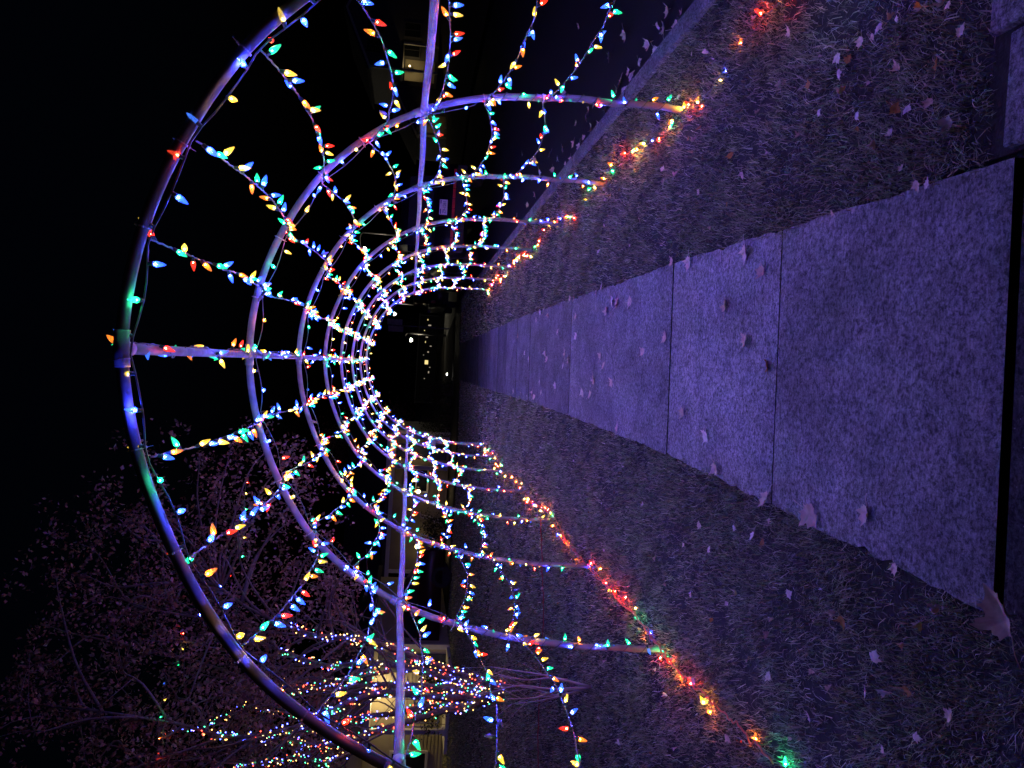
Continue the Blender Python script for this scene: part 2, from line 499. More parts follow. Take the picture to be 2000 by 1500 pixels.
# ------------------------------------------------------------------ grass: real blades, thinner with distance
def grass_patch(name, x0f, x1f, bands, lab=None):
    Vs, Fs, Ts = [], [], []
    base = 0
    for (ya, yb, dens, hgt, wid) in bands:
        xa = min(x0f(ya), x0f(yb)); xb = max(x1f(ya), x1f(yb))
        n = int(dens * (xb - xa) * (yb - ya))
        x = RNG.uniform(xa, xb, n); y = RNG.uniform(ya, yb, n)
        keep = (x > np.array([x0f(v) for v in y])) & (x < np.array([x1f(v) for v in y]))
        x, y = x[keep], y[keep]
        # thin and thick patches
        pt = np.sin(x * 5.1 + 1.3 * np.sin(y * 3.3)) * np.sin(y * 4.3 + 1.1 * np.sin(x * 2.7)) + .6 * np.sin(x * 13 + y * 3) * np.sin(y * 11 - x * 4)
        kp = RNG.random(len(x)) < np.clip(.72 + .4 * pt + .3 * np.sin(x * 31 + 3 * np.sin(y * 12)) * np.sin(y * 29), .12, 1)
        x, y, pt = x[kp], y[kp], pt[kp]
        n = len(x)
        z = .03 * np.clip(x, -3, 3) - .012
        cl = np.sin(x * 23 + 2 * np.sin(y * 9)) * np.sin(y * 27 + 2 * np.sin(x * 8))
        a = RNG.uniform(0, 2 * math.pi, n) * .75 + 2.0 * np.sin(x * 7 + y * 5); h = hgt * RNG.uniform(.45, 1.25, n) * (1 + .4 * cl)
        lean = RNG.uniform(.25, 1.35, n); curl = RNG.normal(0, .9, n)
        w = wid * RNG.uniform(.6, 1.3, n)
        d = np.stack([np.cos(a), np.sin(a), np.zeros(n)], 1)
        d2 = np.stack([np.cos(a + curl), np.sin(a + curl), np.zeros(n)], 1)
        s = np.stack([-np.sin(a), np.cos(a), np.zeros(n)], 1) * w[:, None]
        s2 = np.stack([-np.sin(a + curl), np.cos(a + curl), np.zeros(n)], 1) * w[:, None] * .7
        p0 = np.stack([x, y, z], 1)
        p1 = p0 + d * (h * .5 * np.sin(lean))[:, None] + np.array([0, 0, 1]) * (h * .6 * np.cos(lean) + .004)[:, None]
        l2 = lean + RNG.uniform(0, .9, n)
        p2 = p1 + d2 * (h * .65 * np.sin(l2))[:, None] + np.array([0, 0, 1]) * (h * .5 * np.cos(l2))[:, None]
        V = np.stack([p0 - s, p0 + s, p1 + s2, p1 - s2, p2], 1).reshape(-1, 3)
        i = base + np.arange(n) * 5
        Fs.append((i, )); Vs.append(V)
        # straw, olive and brown blades
        r = RNG.random(n)[:, None]; g = np.clip(.45 + .3 * pt + RNG.normal(0, .25, n), 0, 1)[:, None]
        straw = np.array([.8, .74, .48]); olive = np.array([.36, .47, .2]); brown = np.array([.38, .31, .18])
        c = np.where(r < .5, straw * (1 - g) + brown * g, straw * .35 * (1 - g) + olive * g + brown * .3 * (1 - g))
        c = c * (RNG.uniform(.25, 1.0, n) ** 1.0 * np.where(RNG.random(n) < .14, 1.6, 1.0))[:, None]
        Ts.append(np.repeat(np.c_[c, np.ones(n)], 5, 0))
        base += n * 5
    V = np.concatenate(Vs); T = np.concatenate(Ts)
    nb = len(V) // 5
    me = bpy.data.meshes.new(name)
    me.vertices.add(len(V)); me.vertices.foreach_set('co', V.ravel())
    i = np.arange(nb) * 5
    loops = np.stack([i, i + 1, i + 2, i + 3, i + 3, i + 2, i + 4], 1).ravel()
    me.loops.add(len(loops)); me.loops.foreach_set('vertex_index', loops.astype(np.int32))
    starts = np.stack([np.arange(nb) * 7, np.arange(nb) * 7 + 4], 1).ravel()
    me.polygons.add(nb * 2); me.polygons.foreach_set('loop_start', starts.astype(np.int32))
    at_ = me.attributes.new('tint', 'FLOAT_COLOR', 'POINT'); at_.data.foreach_set('color', T.ravel())
    me.materials.append(M['grass']); me.update(calc_edges=True); me.validate()
    return tag(link(name, me), kind='stuff')


def rag(y, s):   # the turf creeps unevenly over the concrete edge
    return .014 * math.sin(y * 7.3 + s) + .012 * math.sin(y * 17.1 + 2 * s) + .008 * math.sin(y * 41 + s)
edge_l = lambda y: walk_mid(y) - walk_half(y) + .022 + rag(y, 1.0)
edge_r = lambda y: walk_mid(y) + walk_half(y) - .022 + rag(y, 2.4) + (.03 if y < 2.0 else 0)
grass_patch('grass', lambda y: -.62 * y - .35, edge_l,
            [(1.55, 3.4, 10500, .038, .0017), (3.4, 5, 8000, .038, .0019), (5, 8, 5600, .04, .0025), (8, 12.5, 3600, .042, .004), (12.5, 23, 1300, .042, .008)])
grass_patch('strip_grass', edge_r, lambda y: 1.985 + .5 * rag(y, 5),
            [(1.86, 3.4, 10500, .042, .0018), (3.4, 5, 8000, .04, .0019), (5, 8, 5600, .042, .0025), (8, 12.5, 2600, .04, .0032), (12.5, 23.5, 900, .04, .006)])

# ------------------------------------------------------------------ the tunnel of hoops
HOOP0, GAP, NH = 4.2436 - 1.8288, 1.8288, 8
PIPE = .0188
_ang = np.radians([-121.2, -112.7, -100.6, -91.9, -85, -78.6, -72, -66.5, -60.4, -53.9, -48, -41.9, -34.7, -27.3, -20.2, -12.7, -7.2, 0.3, 13.7, 27.1, 40.3, 46.8, 52.8, 58.3, 65.1, 71.6, 78.2, 84.6, 90.6, 105.9, 118.7])
_rad = np.array([1.838, 1.699, 1.573, 1.52, 1.489, 1.472, 1.468, 1.466, 1.46, 1.461, 1.464, 1.466, 1.46, 1.455, 1.456, 1.465, 1.472, 1.482, 1.495, 1.505, 1.528, 1.532, 1.536, 1.54, 1.54, 1.538, 1.538, 1.54, 1.542, 1.62, 1.78])


def hoop_pt(deg, k, inset=0.0):
    a = math.radians(deg)
    r = float(np.interp(a, _ang, _rad)) - inset
    if k == 0:   # the nearest hoop is pushed in a little on its left shoulder
        r -= .05 * max(0, math.sin(-a)) ** 1.0 * (1 if abs(deg) < 95 else max(0, 1 - (abs(deg) - 95) / 20)) + .045 * max(0, math.sin(a)) * (1 if abs(deg) < 70 else max(0, 1 - (abs(deg) - 70) / 30))
    return Vector((-.013 + r * math.sin(a), HOOP0 + GAP * k, .9 + r * math.cos(a)))


frame = tag(empty('light_tunnel_frame', (0, HOOP0 + 3.5 * GAP, 0)), 'white plastic pipe tunnel of eight hoops arching over the sidewalk', 'tunnel frame')
off = Vector(frame.location)
for k in range(NH):
    pts = [hoop_pt(d, k) - off for d in np.linspace(-121.2, 118.7, 97)]
    b = MB(); b.tube(pts, PIPE, 12)
    hp = b.build('hoop', M['pvc'], frame, True)
    for deg in (0, 66, -66):          # tees where the long pipes meet the hoop
        c = [hoop_pt(deg + e, k) - off for e in (-2.2, 0, 2.2)]
        b = MB(); b.tube(c, PIPE + .0042, 12)
        if k < NH - 1: b.tube([c[1], c[1] + Vector((0, .07, 0))], PIPE + .0038, 12)
        if k > 0: b.tube([c[1], c[1] - Vector((0, .07, 0))], PIPE + .0038, 12)
        b.build('tee_joint', M['pvc'], hp, True)
    if k < 4:
        for deg in (-118, 116):       # iron stake at the foot
            pass
for nm, deg in (('ridge_pipe', 0), ('side_pipe', 66), ('side_pipe', -66)):
    b = MB()
    pts = []
    for k in range(NH):
        pts.append(hoop_pt(deg, k) - off)
        if k < NH - 1: pts.append((hoop_pt(deg, k) + hoop_pt(deg, k + 1)) / 2 - off + Vector((0, 0, -.006)))
    b.tube(smooth_path(pts, 60), PIPE * .97, 10)
    b.build(nm, M['pvc'], frame, True)

# ------------------------------------------------------------------ bulbs
_prof = [(.0045, .014), (.0072, .0165), (.0088, .0225), (.0083, .030), (.0062, .0385), (.0034, .046), (.0012, .0505)]


def bulb_mesh(k, with_socket, core=None):
    b = MB()
    b.cur = 0
    n0 = len(b.v)
    sides = 8
    for q, (r, z) in enumerate(_prof):      # twisted rows give diamond facets
        for i in range(sides):
            a = 2 * math.pi * (i + .5 * (q % 2)) / sides
            b.v.append((r * math.cos(a), r * math.sin(a), z))
    for q in range(len(_prof) - 1):
        for i in range(sides):
            j = (i + 1) % sides
            A, B_, C_, D = n0 + q * sides + i, n0 + q * sides + j, n0 + (q + 1) * sides + j, n0 + (q + 1) * sides + i
            if q % 2 == 0: b.f += [(A, B_, D), (B_, C_, D)]
            else: b.f += [(A, B_, C_), (A, C_, D)]
            b.m += [0, 0]
    b.f.append(tuple(n0 + (len(_prof) - 1) * sides + i for i in range(sides))); b.m.append(0)
    b.cur = 1                                # the diode
    r, zc = .0022, .0205
    n = len(b.v)
    b.v += [(r, 0, zc), (0, r, zc), (-r, 0, zc), (0, -r, zc), (0, 0, zc + r * 1.4), (0, 0, zc - r)]
    for q in ((0, 1, 4), (1, 2, 4), (2, 3, 4), (3, 0, 4), (1, 0, 5), (2, 1, 5), (3, 2, 5), (0, 3, 5)):
        b.f.append(tuple(n + i for i in q)); b.m.append(1)
    if with_socket:
        b.cur = 2; b.lathe([(.0042, 0), (.0055, .002), (.0055, .0145)], 6)
    me = mesh_np('bulb_' + k, b.v, b.f, [SHELL[k], (core or CORE)[k], M['socket']], False, b.m)
    return me


NEAR = {k: bulb_mesh(k, False) for k in SHELL}
FAR = {k: bulb_mesh(k, True) for k in SHELL}
GRASS = {k: bulb_mesh(k, True, CORE_G) for k in SHELL}
DEAD = mesh_np('bulb_unlit', [tuple(v.co) for v in NEAR['red'].vertices], [tuple(p.vertices) for p in NEAR['red'].polygons], [M['dead_cap']])
_b = MB(); _b.lathe([(.0042, 0), (.0058, .002), (.0056, .010), (.0066, .0105), (.0064, .0155)], 8)
SOCKET = _b.mesh('socket', M['socket'], True)
ORDER = ['red', 'yellow', 'blue', 'orange', 'green', 'blue', 'yellow', 'green', 'blue', 'orange', 'red', 'blue', 'green', 'yellow', 'blue']


def orient(o, p, direction):
    q = Vector(direction).normalized().to_track_quat('Z', 'Y')
    o.location = p; o.rotation_mode = 'QUATERNION'; o.rotation_quaternion = q


WARM = ['red', 'orange', 'yellow', 'red', 'orange', 'green', 'orange', 'red', 'blue', 'yellow', 'red', 'orange', 'green', 'yellow', 'red']


def add_bulb(parent, org, p, direction, k, near_y=6.1, size=1.08, meshes=None):
    near = p[1] < near_y
    o = bpy.data.objects.new('bulb', meshes[k] if meshes else (DEAD if random.random() < .025 else NEAR[k]) if near else FAR[k])
    COL.objects.link(o); o.parent = parent
    orient(o, Vector(p) - org, direction)
    o.scale = (size * random.uniform(.92, 1.08),) * 3
    if near and not meshes:
        s = bpy.data.objects.new('socket', SOCKET); COL.objects.link(s); s.parent = o
    return o


def light_string(pts, label, spacing, group, bias=(0, 0, -.5), cord_r=.0031, colour0=0, jitter=.35, spread=1.0, mat='cord', name='light_string', clearance=None, meshes=None):
    """a cord along the points with bulbs standing off it"""
    P = resample(pts, .02)
    org = Vector(P[0])
    t = tag(empty(name, org), label, 'light string', group)
    w = P.copy()
    s = np.arange(len(P)) * .02
    w[:, 0] += .0016 * np.sin(s * 190); w[:, 2] += .0016 * np.cos(s * 190)
    b = MB(); b.tube([Vector(q) - org for q in w], cord_r, 5, False)
    b.build('cord', M[mat], t, True)
    L = len(P) * .02
    d = spacing * .5; i = colour0
    while d < L - .03:
        q = min(len(P) - 2, max(1, int(d / .02)))
        T = Vector(P[q + 1] - P[q - 1]).normalized()
        v = Vector((random.gauss(0, 1), random.gauss(0, 1), random.gauss(0, 1))) * spread + Vector(bias)
        if clearance is not None: v = v + clearance(P[q]) * 1.2
        v = v - T * v.dot(T) * .75
        if v.length < .1: v = Vector((0, 0, -1))
        add_bulb(t, org, Vector(P[q]), v, (WARM if meshes else ORDER)[i % 15], meshes=meshes)
        i += random.choice((1, 1, 1, 2, 3))
        d += spacing * random.uniform(1 - jitter, 1 + jitter)
    return t


names = ['first', 'second', 'third', 'fourth', 'fifth', 'sixth', 'seventh', 'eighth']
GL = 'light strings running the length of the tunnel'
for q in range(-7, 8):
    deg = q * 13.2 if abs(q) < 6 else math.copysign((78.7, 91.2)[abs(q) - 6], q)
    pts = []
    for k in range(NH - 1):
        a = hoop_pt(deg, k, .032); c = hoop_pt(deg, k + 1, .032)
        ins = Vector((-.013 - a.x, 0, .9 - a.z)).normalized()
        if q == 0: sag, inn = .012, 0.0
        elif abs(q) == 5: sag, inn = random.uniform(.06, .11), .03
        else: sag, inn = random.uniform(.07, .13) * (.75 if abs(q) < 3 else 1), random.uniform(0, .03)
        skew = random.uniform(-.25, .25)
        for m in range(14):
            t = m / 14
            s_ = 4 * t * (1 - t) * (1 + skew * (t - .5) * 2)
            p = a.lerp(c, t) + Vector((0, 0, -sag * s_)) + ins * (inn * s_)
            if q == 0: p = hoop_pt(0, k).lerp(hoop_pt(0, k + 1), t) + Vector((.026 * math.sin(t * 17 + k), 0, .026 * math.cos(t * 17 + k)))
            p += Vector((random.gauss(0, .003), 0, random.gauss(0, .003)))
            pts.append(p)
    pts.append(hoop_pt(deg, NH - 1, .032))
    if q == 0: lab = 'string of coloured bulbs wound along the ridge pipe at the top'
    elif abs(q) == 5: lab = f'string of coloured bulbs hanging along the {"right" if q > 0 else "left"} side pipe'
    elif abs(q) < 5: lab = f'{names[abs(q) - 1]} string of coloured bulbs to the {"right" if q > 0 else "left"} of the ridge pipe'
    else: lab = f'{"upper" if abs(q) == 6 else "lowest"} string of coloured bulbs below the {"right" if q > 0 else "left"} side pipe'
    light_string(pts, lab, .097, GL, bias=(0, 0, -.75) if q else (0, 0, .1), colour0=q + 9)

# each hoop carries its own string: wound round the legs, slung under the arch
GH = 'light strings on the hoops'
for k in range(NH):
    pts = []
    deg = -120.0
    while deg < 117.5:
        z = hoop_pt(deg, k).z
        step = 1.1 if z < 1.25 else 2.2
        c = hoop_pt(deg, k); T = (hoop_pt(deg + .5, k) - hoop_pt(deg - .5, k)).normalized()
        N = Vector((-T.z, 0, T.x)); B = Vector((0, 1, 0))
        lin = (deg + 120) * .0267
        if z < 1.25:
            a = lin / .085 * 2 * math.pi
            p = c + (N * math.cos(a) + B * math.sin(a)) * (PIPE + .004)
            n_extra = 0
        else:
            sl = abs(math.sin(math.radians((deg - 66) / 13.2 * 180)))
            inward = (Vector((-.013, c.y, .9)) - c).normalized()
            p = c + inward * (PIPE + .003 + random.uniform(0, .003) + (.003 if k == 0 else .013) * sl) + B * (.012 * math.sin(deg * .21 + k)) + Vector((0, 0, -.02 * sl))
        pts.append(p)
        deg += step if z >= 1.25 else .42
    far_word = 'nearest hoop of the tunnel' if k == 0 else ('farthest hoop of the tunnel' if k == NH - 1 else f'{names[k]} hoop counted from the camera')
    P = np.asarray([tuple(p) for p in pts])
    org = Vector(P[0])
    t = tag(empty('hoop_light_string', org), f'string of coloured bulbs fixed to the {far_word}', 'light string', GH)
    b = MB(); b.tube([p - org for p in pts], .0028, 4, False); b.build('cord', M['cord'], t, True)
    d = random.uniform(0, .1); acc = 0; i = k * 2; last = None
    for j in range(1, len(pts) - 1):
        dd = abs(math.hypot(pts[j].x - pts[j - 1].x, pts[j].z - pts[j - 1].z))
        c_ = Vector((-.013, pts[j].y, .9))
        low = pts[j].z < 1.25
        acc += dd * (1.25 if low else 1)
        if acc > d:
            out = (pts[j] - c_).normalized()
            v = Vector((random.gauss(0, .6), random.gauss(0, .6), random.gauss(0, .6))) + out * (random.choice((1.6, 1.4, -1.0)) if k == 0 else random.choice((1.0, -1.0, -.6, .2))) + Vector((0, -.3, 0))
            T = (pts[j + 1] - pts[j - 1]).normalized()
            if low:
                h_c = Vector((pts[j].x, pts[j].y, pts[j].z))
                v = Vector((random.gauss(0, .3), random.uniform(-1.2, .1), random.gauss(.1, .7))) + Vector((random.choice((-1, 1)) * random.uniform(.3, 1.1), 0, 0))
            v = v - T * v.dot(T) * .5
            add_bulb(t, org, pts[j], v, ORDER[i % 15], near_y=6.3)
            i += random.choice((1, 1, 2)); acc = 0; d = random.uniform(.05, .1) if k == 0 else random.uniform(.055, .13)

# clear cable ties that hold the strings on the first hoops
b = MB()
for i in range(12):
    a = 2 * math.pi * i / 12; a2 = 2 * math.pi * (i + 1) / 12
    r0, r1, hh = .0232, .0248, .002
    pa = [(r * math.cos(a), r * math.sin(a), z) for r in (r0, r1) for z in (-hh, hh)]
    pb = [(r * math.cos(a2), r * math.sin(a2), z) for r in (r0, r1) for z in (-hh, hh)]
    b.quad(pa[0], pb[0], pb[1], pa[1]); b.quad(pa[2], pa[3], pb[3], pb[2]); b.quad(pa[1], pb[1], pb[3], pa[3]); b.quad(pa[0], pa[2], pb[2], pb[0])
b.box(.023, .031, -.0035, .0035, -.003, .003); b.box(.03, .048, -.0012, .0012, -.0006, .0006)
TIE = b.mesh('cable_tie', M['tie'])
hoops = [o for o in frame.children if o.name.startswith('hoop')]
for k in range(3):
    for q in range(-7, 8):
        deg = q * 13.2 + random.choice((1.2, -1.2)) if abs(q) < 6 else math.copysign((78.7, 91.2)[abs(q) - 6], q)
        T = (hoop_pt(deg + .5, k) - hoop_pt(deg - .5, k)).normalized()
        o = link('cable_tie', TIE, hoops[k])
        orient(o, hoop_pt(deg, k) - off, T)
        o.rotation_quaternion = o.rotation_quaternion @ Vector((0, 0, 1)).rotation_difference(Vector((0, 0, 1)))
        o.rotation_quaternion.rotate(Matrix.Rotation(random.uniform(0, 6.28), 3, T))

# strings lying in the grass along the feet of the hoops
def grass_string(side, lab):
    pts = []
    y = 1.35 if side > 0 else 1.3
    while y < HOOP0 + 7 * GAP + .4:
        bx = 1.55 + .02 if side > 0 else -1.575
        if y < HOOP0: bx += side * .02
        z0 = slope(bx)
        ph = (y - HOOP0) / GAP
        x = bx + side * (.05 * math.sin(y * 2.3 + side) + .03 * math.sin(y * 6.1)) + random.gauss(0, .008)
        pts.append(Vector((x, y, z0 + .004 + .007 * math.sin(y * 9) + random.gauss(0, .003))))
        y += .06
    t = light_string(smooth_path(pts, len(pts) * 2), lab, .145, 'light strings lying in the grass', bias=(0, 0, .0), jitter=.85, spread=.8, meshes=GRASS)
    return t


grass_string(1, 'string of coloured bulbs lying in the grass strip along the right hoop feet')
grass_string(-1, 'string of coloured bulbs lying in the lawn along the left hoop feet')

# orange cords
def cord_thing(ctrl, rad, mat, lab, n=120, wob=.01):
    pts = smooth_path(ctrl, n)
    pts = [p + Vector((random.gauss(0, wob), 0, abs(random.gauss(0, wob * .4)))) if 0 < i < n - 1 else p for i, p in enumerate(pts)]
    pts = smooth_path(pts, n * 2)
    org = pts[0].copy()
    b = MB(); b.tube([p - org for p in pts], rad, 6)
    o = b.build('extension_cord', M[mat], None, True); o.location = org
    return tag(o, lab, 'extension cord')


g = lambda px, py, l=.03: ground_at(px, py, l)
cord_thing([g(1510, 1492), g(1450, 1425), g(1400, 1380), g(1370, 1350), g(1320, 1305), g(1292, 1270), g(1262, 1228), g(1215, 1178), g(1190, 1150), g(1150, 1108), g(1110, 1060), g(1080, 1020)],
           .0045, 'orange_cord', 'orange extension cord in the lawn beside the left hoop feet')
cord_thing([g(1300, 1275, .035), g(1245, 1205, .04), g(1205, 1160, .035), g(1165, 1120, .035), g(1112, 1063, .03), g(1085, 1015, .03), g(1050, 985, .02), g(1010, 948, .02)],
           .004, 'orange_cord', 'second orange cord twisted beside the first between the left hoop feet')
cord_thing([g(1052, 1500, .03), g(1052, 1430, .03), g(1056, 1330, .03), g(1062, 1200, .03), g(1060, 1110, .03), g(1058, 1050, .03), g(1056, 1015, .2)],
           .0055, 'red_cord', 'thin red cord running straight across the lawn to the fourth hoop', wob=.014)

# ------------------------------------------------------------------ fallen leaves
def leaf_mesh(seed, size, mat, curl, fold=0.0):
    rr = random.Random(seed)
    # half outline of a maple leaf, tip up
    half = [(0, -.40), (.10, -.36), (.30, -.44), (.27, -.30), (.44, -.22), (.42, -.10), (.60, -.02), (.74, .16), (.60, .16), (.56, .28), (.44, .24), (.36, .30),
            (.36, .44), (.42, .58), (.28, .58), (.20, .66), (.12, .72), (.05, .88), (0, 1.0)]
    pts = half + [(-x, y) for x, y in half[-2:0:-1]]
    bm = bmesh.new()
    tw = rr.uniform(-.5, .5)
    def lift(x, y):
        return curl * (x * x * rr.uniform(.9, 1.1) + .5 * (y - .2) ** 2 + tw * x * y) + .05 * math.sin(x * 9 + seed) * math.cos(y * 7)
    outer = []
    for x, y in pts:
        x *= rr.uniform(.9, 1.1); y *= rr.uniform(.93, 1.07)
        outer.append(bm.verts.new((x * size, y * size, lift(x, y) * size)))
    inner = []
    for v in outer:
        x, y = v.co.x / size * .5, v.co.y / size * .5
        inner.append(bm.verts.new((x * size, y * size, lift(x, y) * size * .8)))
    c = bm.verts.new((0, 0, 0))
    for i in range(len(outer)):
        j = (i + 1) % len(outer)
        bm.faces.new((outer[i], outer[j], inner[j], inner[i])); bm.faces.new((inner[i], inner[j], c))
    me = bpy.data.meshes.new('fallen_leaf'); bm.to_mesh(me); bm.free()
    # stalk
    sp = smooth_path([(0, -.38 * size, .01 * size), (.1 * size * tw, -.75 * size, .12 * size), (.3 * size * tw, -1.15 * size, .1 * size)], 6)
    v, f = tube_arrays(sp, .012 * size + .0004, 4)
    V = [tuple(q.co) for q in me.vertices]; n0 = len(V)
    F = [tuple(p.vertices) for p in me.polygons] + [tuple(i + n0 for i in q) for q in f]
    V = [(q[0] * math.cos(fold), q[1], q[2] + abs(q[0]) * math.sin(fold)) for q in V]
    zmin = min(q[2] for q in V)
    V = [(q[0], q[1], q[2] - zmin) for q in V] + [tuple(np.array(q) - [0, 0, zmin]) for q in v]
    return mesh_np('fallen_leaf', V, F, [mat], True)


LEAF = [leaf_mesh(s, .062, M['leaf'] if s % 3 else M['leaf_pale'], c) for s, c in ((1, .35), (2, .55), (3, .2), (4, .8), (5, .45), (6, -.4))]
LEAF_C = [leaf_mesh(s, .06, M['leaf'] if s % 2 else M['leaf_pale'], c, f) for s, c, f in ((11, .9, .9), (12, .5, 1.15), (13, 1.3, .6), (14, .7, 1.3), (15, 1.0, 1.0))]
LEAF_D = [leaf_mesh(s, .06, M['leaf_dark'], c) for s, c in ((7, .5), (8, .3))]


def drop_leaf(p, label, group, size=1.0, dark=False, tilt=.25, rz=None, me=None):
    o = link('fallen_leaf', me or random.choice(LEAF_D if dark else LEAF_C if tilt > .4 else LEAF))
    o.location = p; o.rotation_euler = (random.gauss(0, tilt), random.gauss(0, tilt), random.uniform(0, 6.28) if rz is None else rz)
    o.scale = (size,) * 3
    return tag(o, label, 'leaf', group)


_ord = ['first', 'second', 'third', 'fourth', 'fifth', 'sixth', 'seventh', 'eighth', 'ninth', 'tenth', 'eleventh', 'twelfth']
_used = {}


def place_word(p, key):
    kind = key.split('|')[0]
    x, y = p.x, p.y
    if kind == 'walk':
        i = max(0, sum(1 for j in joints if j < y) - 1)
        t = (x - walk_mid(y)) / walk_half(y)
        side = 'left edge' if t < -.6 else 'left half' if t < -.2 else 'middle' if t < .2 else 'right half' if t < .6 else 'right edge'
        w = f'on the {side} of the {_ord[min(i, 11)]} sidewalk slab'
    else:
        i = int((y - HOOP0) // GAP) + 1
        zone = 'before the nearest hoop' if i < 1 else f'past the {_ord[i - 1]} hoop' if i <= NH else 'past the last hoop'
        if kind == 'lawn': q = 'by the walk in the lawn' if x > -1.0 else 'inside the left hoop feet' if x > -1.6 else 'outside the left hoop feet' if x > -2.3 else 'far out on the lawn'
        elif kind == 'strip': q = 'by the walk in the strip' if x < 1.0 else 'mid strip' if x < 1.4 else 'at the right hoop feet' if x < 1.7 else 'in the strip by the kerb'
        else: q = 'against the kerb' if x < 2.5 else 'a step off the kerb' if x < 3.0 else 'out in the roadway'
        w = f'{q} {zone}'
    n = _used.get((key, w), 0); _used[(key, w)] = n + 1
    return w, n


_look = ['', 'second nearest ', 'third nearest ', 'fourth nearest ', 'fifth nearest ', 'sixth nearest ', 'seventh nearest ', 'eighth nearest ', 'ninth nearest ', 'tenth nearest ', 'eleventh nearest ', 'twelfth nearest ', 'thirteenth nearest ', 'fourteenth nearest ', 'fifteenth nearest ', 'sixteenth nearest ', 'seventeenth nearest ', 'eighteenth nearest ']


def leaf_label(adj, p, kind):
    w, n = place_word(p, kind + '|' + adj)
    return f'{_look[min(n, 17)]}{adj} leaf {w}'


by_depth = lambda L: sorted(L, key=lambda q: -q[0])
side_px = [(1490, 530), (1455, 490), (1345, 510), (1312, 512), (1417, 600), (1335, 805), (1378, 850), (1398, 912), (1692, 1000), (1455, 668),
           (1175, 558), (1165, 572), (1207, 590), (1185, 610), (1230, 590), (1197, 586), (1125, 618), (1125, 656), (1103, 690), (1110, 702), (1100, 713), (1173, 697), (1178, 715), (1160, 740),
           (1195, 747), (1137, 765), (1255, 688), (1299, 658), (1113, 584), (1122, 582), (1062, 607), (1071, 615), (1055, 612), (1065, 689), (1068, 703), (1085, 755), (1054, 746), (1057, 766),
           (1152, 772), (1040, 768), (1043, 776), (1030, 778), (1205, 838), (1018, 770), (1003, 765), (1025, 690), (1012, 655), (1048, 625), (1033, 700), (1090, 650)]
for px, py in by_depth(side_px):
    near = px > 1250
    drop_leaf(ground_at(px, py, .012), leaf_label('pale tan', ground_at(px, py), 'walk'), 'leaves on the sidewalk', random.uniform(.75, 1.1) * (1 if near else 1.05), tilt=.12)
drop_leaf(ground_at(1500, 715, .014), 'curled dark brown leaf beside the second sidewalk joint', None, .85, True, .3)
drop_leaf(ground_at(1497, 972, .014), 'pale leaf at the left end of the first sidewalk joint', None, .9, rz=1.2)
drop_leaf(ground_at(1580, 1003, .02), 'tan maple leaf overhanging the left edge of the nearest sidewalk slab', None, 1.25, rz=2.6, me=LEAF[1])
drop_leaf(ground_at(1747, 1108, .012), 'small pale leaf scrap on the left edge of the nearest slab', None, .5)
big = leaf_mesh(21, .1, object_tint('tan_brown_maple_leaf', (.55, .4, .27), (.5, .36, .25)), .35, .35)
drop_leaf(ground_at(1965, 1212, .035), 'big tan maple leaf standing at the near left corner of the sidewalk', None, 1.0, rz=-.9, me=big, tilt=.05)

lawn_px = [(1385, 1075), (1245, 1020), (1255, 985), (1180, 1075), (1218, 912), (1155, 1085), (1140, 965), (1175, 983), (1280, 1090), (1335, 1065), (1605, 1150), (1680, 1440), (1725, 1465), (1435, 1030),
           (1470, 1045), (1585, 1310), (1610, 1295), (1645, 1210), (1630, 1200), (1510, 1210), (1500, 1240), (1710, 1285), (1775, 1350), (1790, 1440), (1840, 1440), (1855, 1400), (1365, 1025), (1290, 1300),
           (1540, 1160), (1440, 1160), (1420, 1180), (1390, 1210), (1560, 1270), (1500, 1320), (1620, 1345), (1730, 1350), (1690, 1350), (1460, 1290), (1350, 1160), (1300, 1140), (1210, 1140), (1120, 900),
           (1090, 930), (1080, 870), (1150, 1000), (1200, 960), (1060, 1150), (1090, 1180), (1040, 1100), (1120, 1250), (1180, 1290), (1230, 1340), (1170, 1400), (1210, 1450), (1270, 1470), (1100, 1430), (1130, 1330),
           (1355, 1330), (1330, 1420), (1420, 1440), (1545, 1440), (1580, 1400)]
for _ in range(70):
    px, py = random.uniform(1120, 1900), random.uniform(900, 1490)
    q = ground_at(px, py)
    if q.x < edge_l(q.y) - .06 and len(lawn_px) < 72: lawn_px.append((px, py))
for i, (px, py) in enumerate(by_depth(lawn_px)):
    dk = i % 7 == 5
    drop_leaf(ground_at(px, py, .04), leaf_label('dark brown' if dk else 'pale curled', ground_at(px, py), 'lawn'),
              'brown leaves in the lawn' if dk else 'pale leaves in the lawn', random.uniform(.24, .58), dk, random.choice((.25, .45)))
strip_px = [(1655, 118), (1605, 110), (1635, 112), (1640, 142), (1645, 182), (1735, 125), (1752, 137), (1830, 128), (1700, 160), (1580, 165), (1525, 165), (1365, 250), (1427, 303), (1385, 90), (1380, 105),
            (1388, 445), (1170, 490), (1060, 520), (1210, 370), (1300, 405), (1295, 330), (1320, 342), (1345, 270), (1355, 275), (1560, 265), (1710, 280), (1760, 330), (1790, 360), (1810, 362), (1625, 415),
            (1310, 175), (1325, 190), (1450, 340), (1500, 300), (1420, 400), (1250, 430), (1180, 440), (1130, 500), (1230, 480), (1480, 220), (1600, 220), (1675, 250), (1740, 260), (1850, 240), (1150, 420), (1100, 480)]
for _ in range(34):
    px = random.uniform(1150, 1890); py = random.uniform(0, 1) * (300 + (1890 - px) * .28) + max(0, (1400 - px) * .6)
    q = ground_at(px, py)
    if edge_r(q.y) + .05 < q.x < 1.9 and len(strip_px) < 66: strip_px.append((px, py))
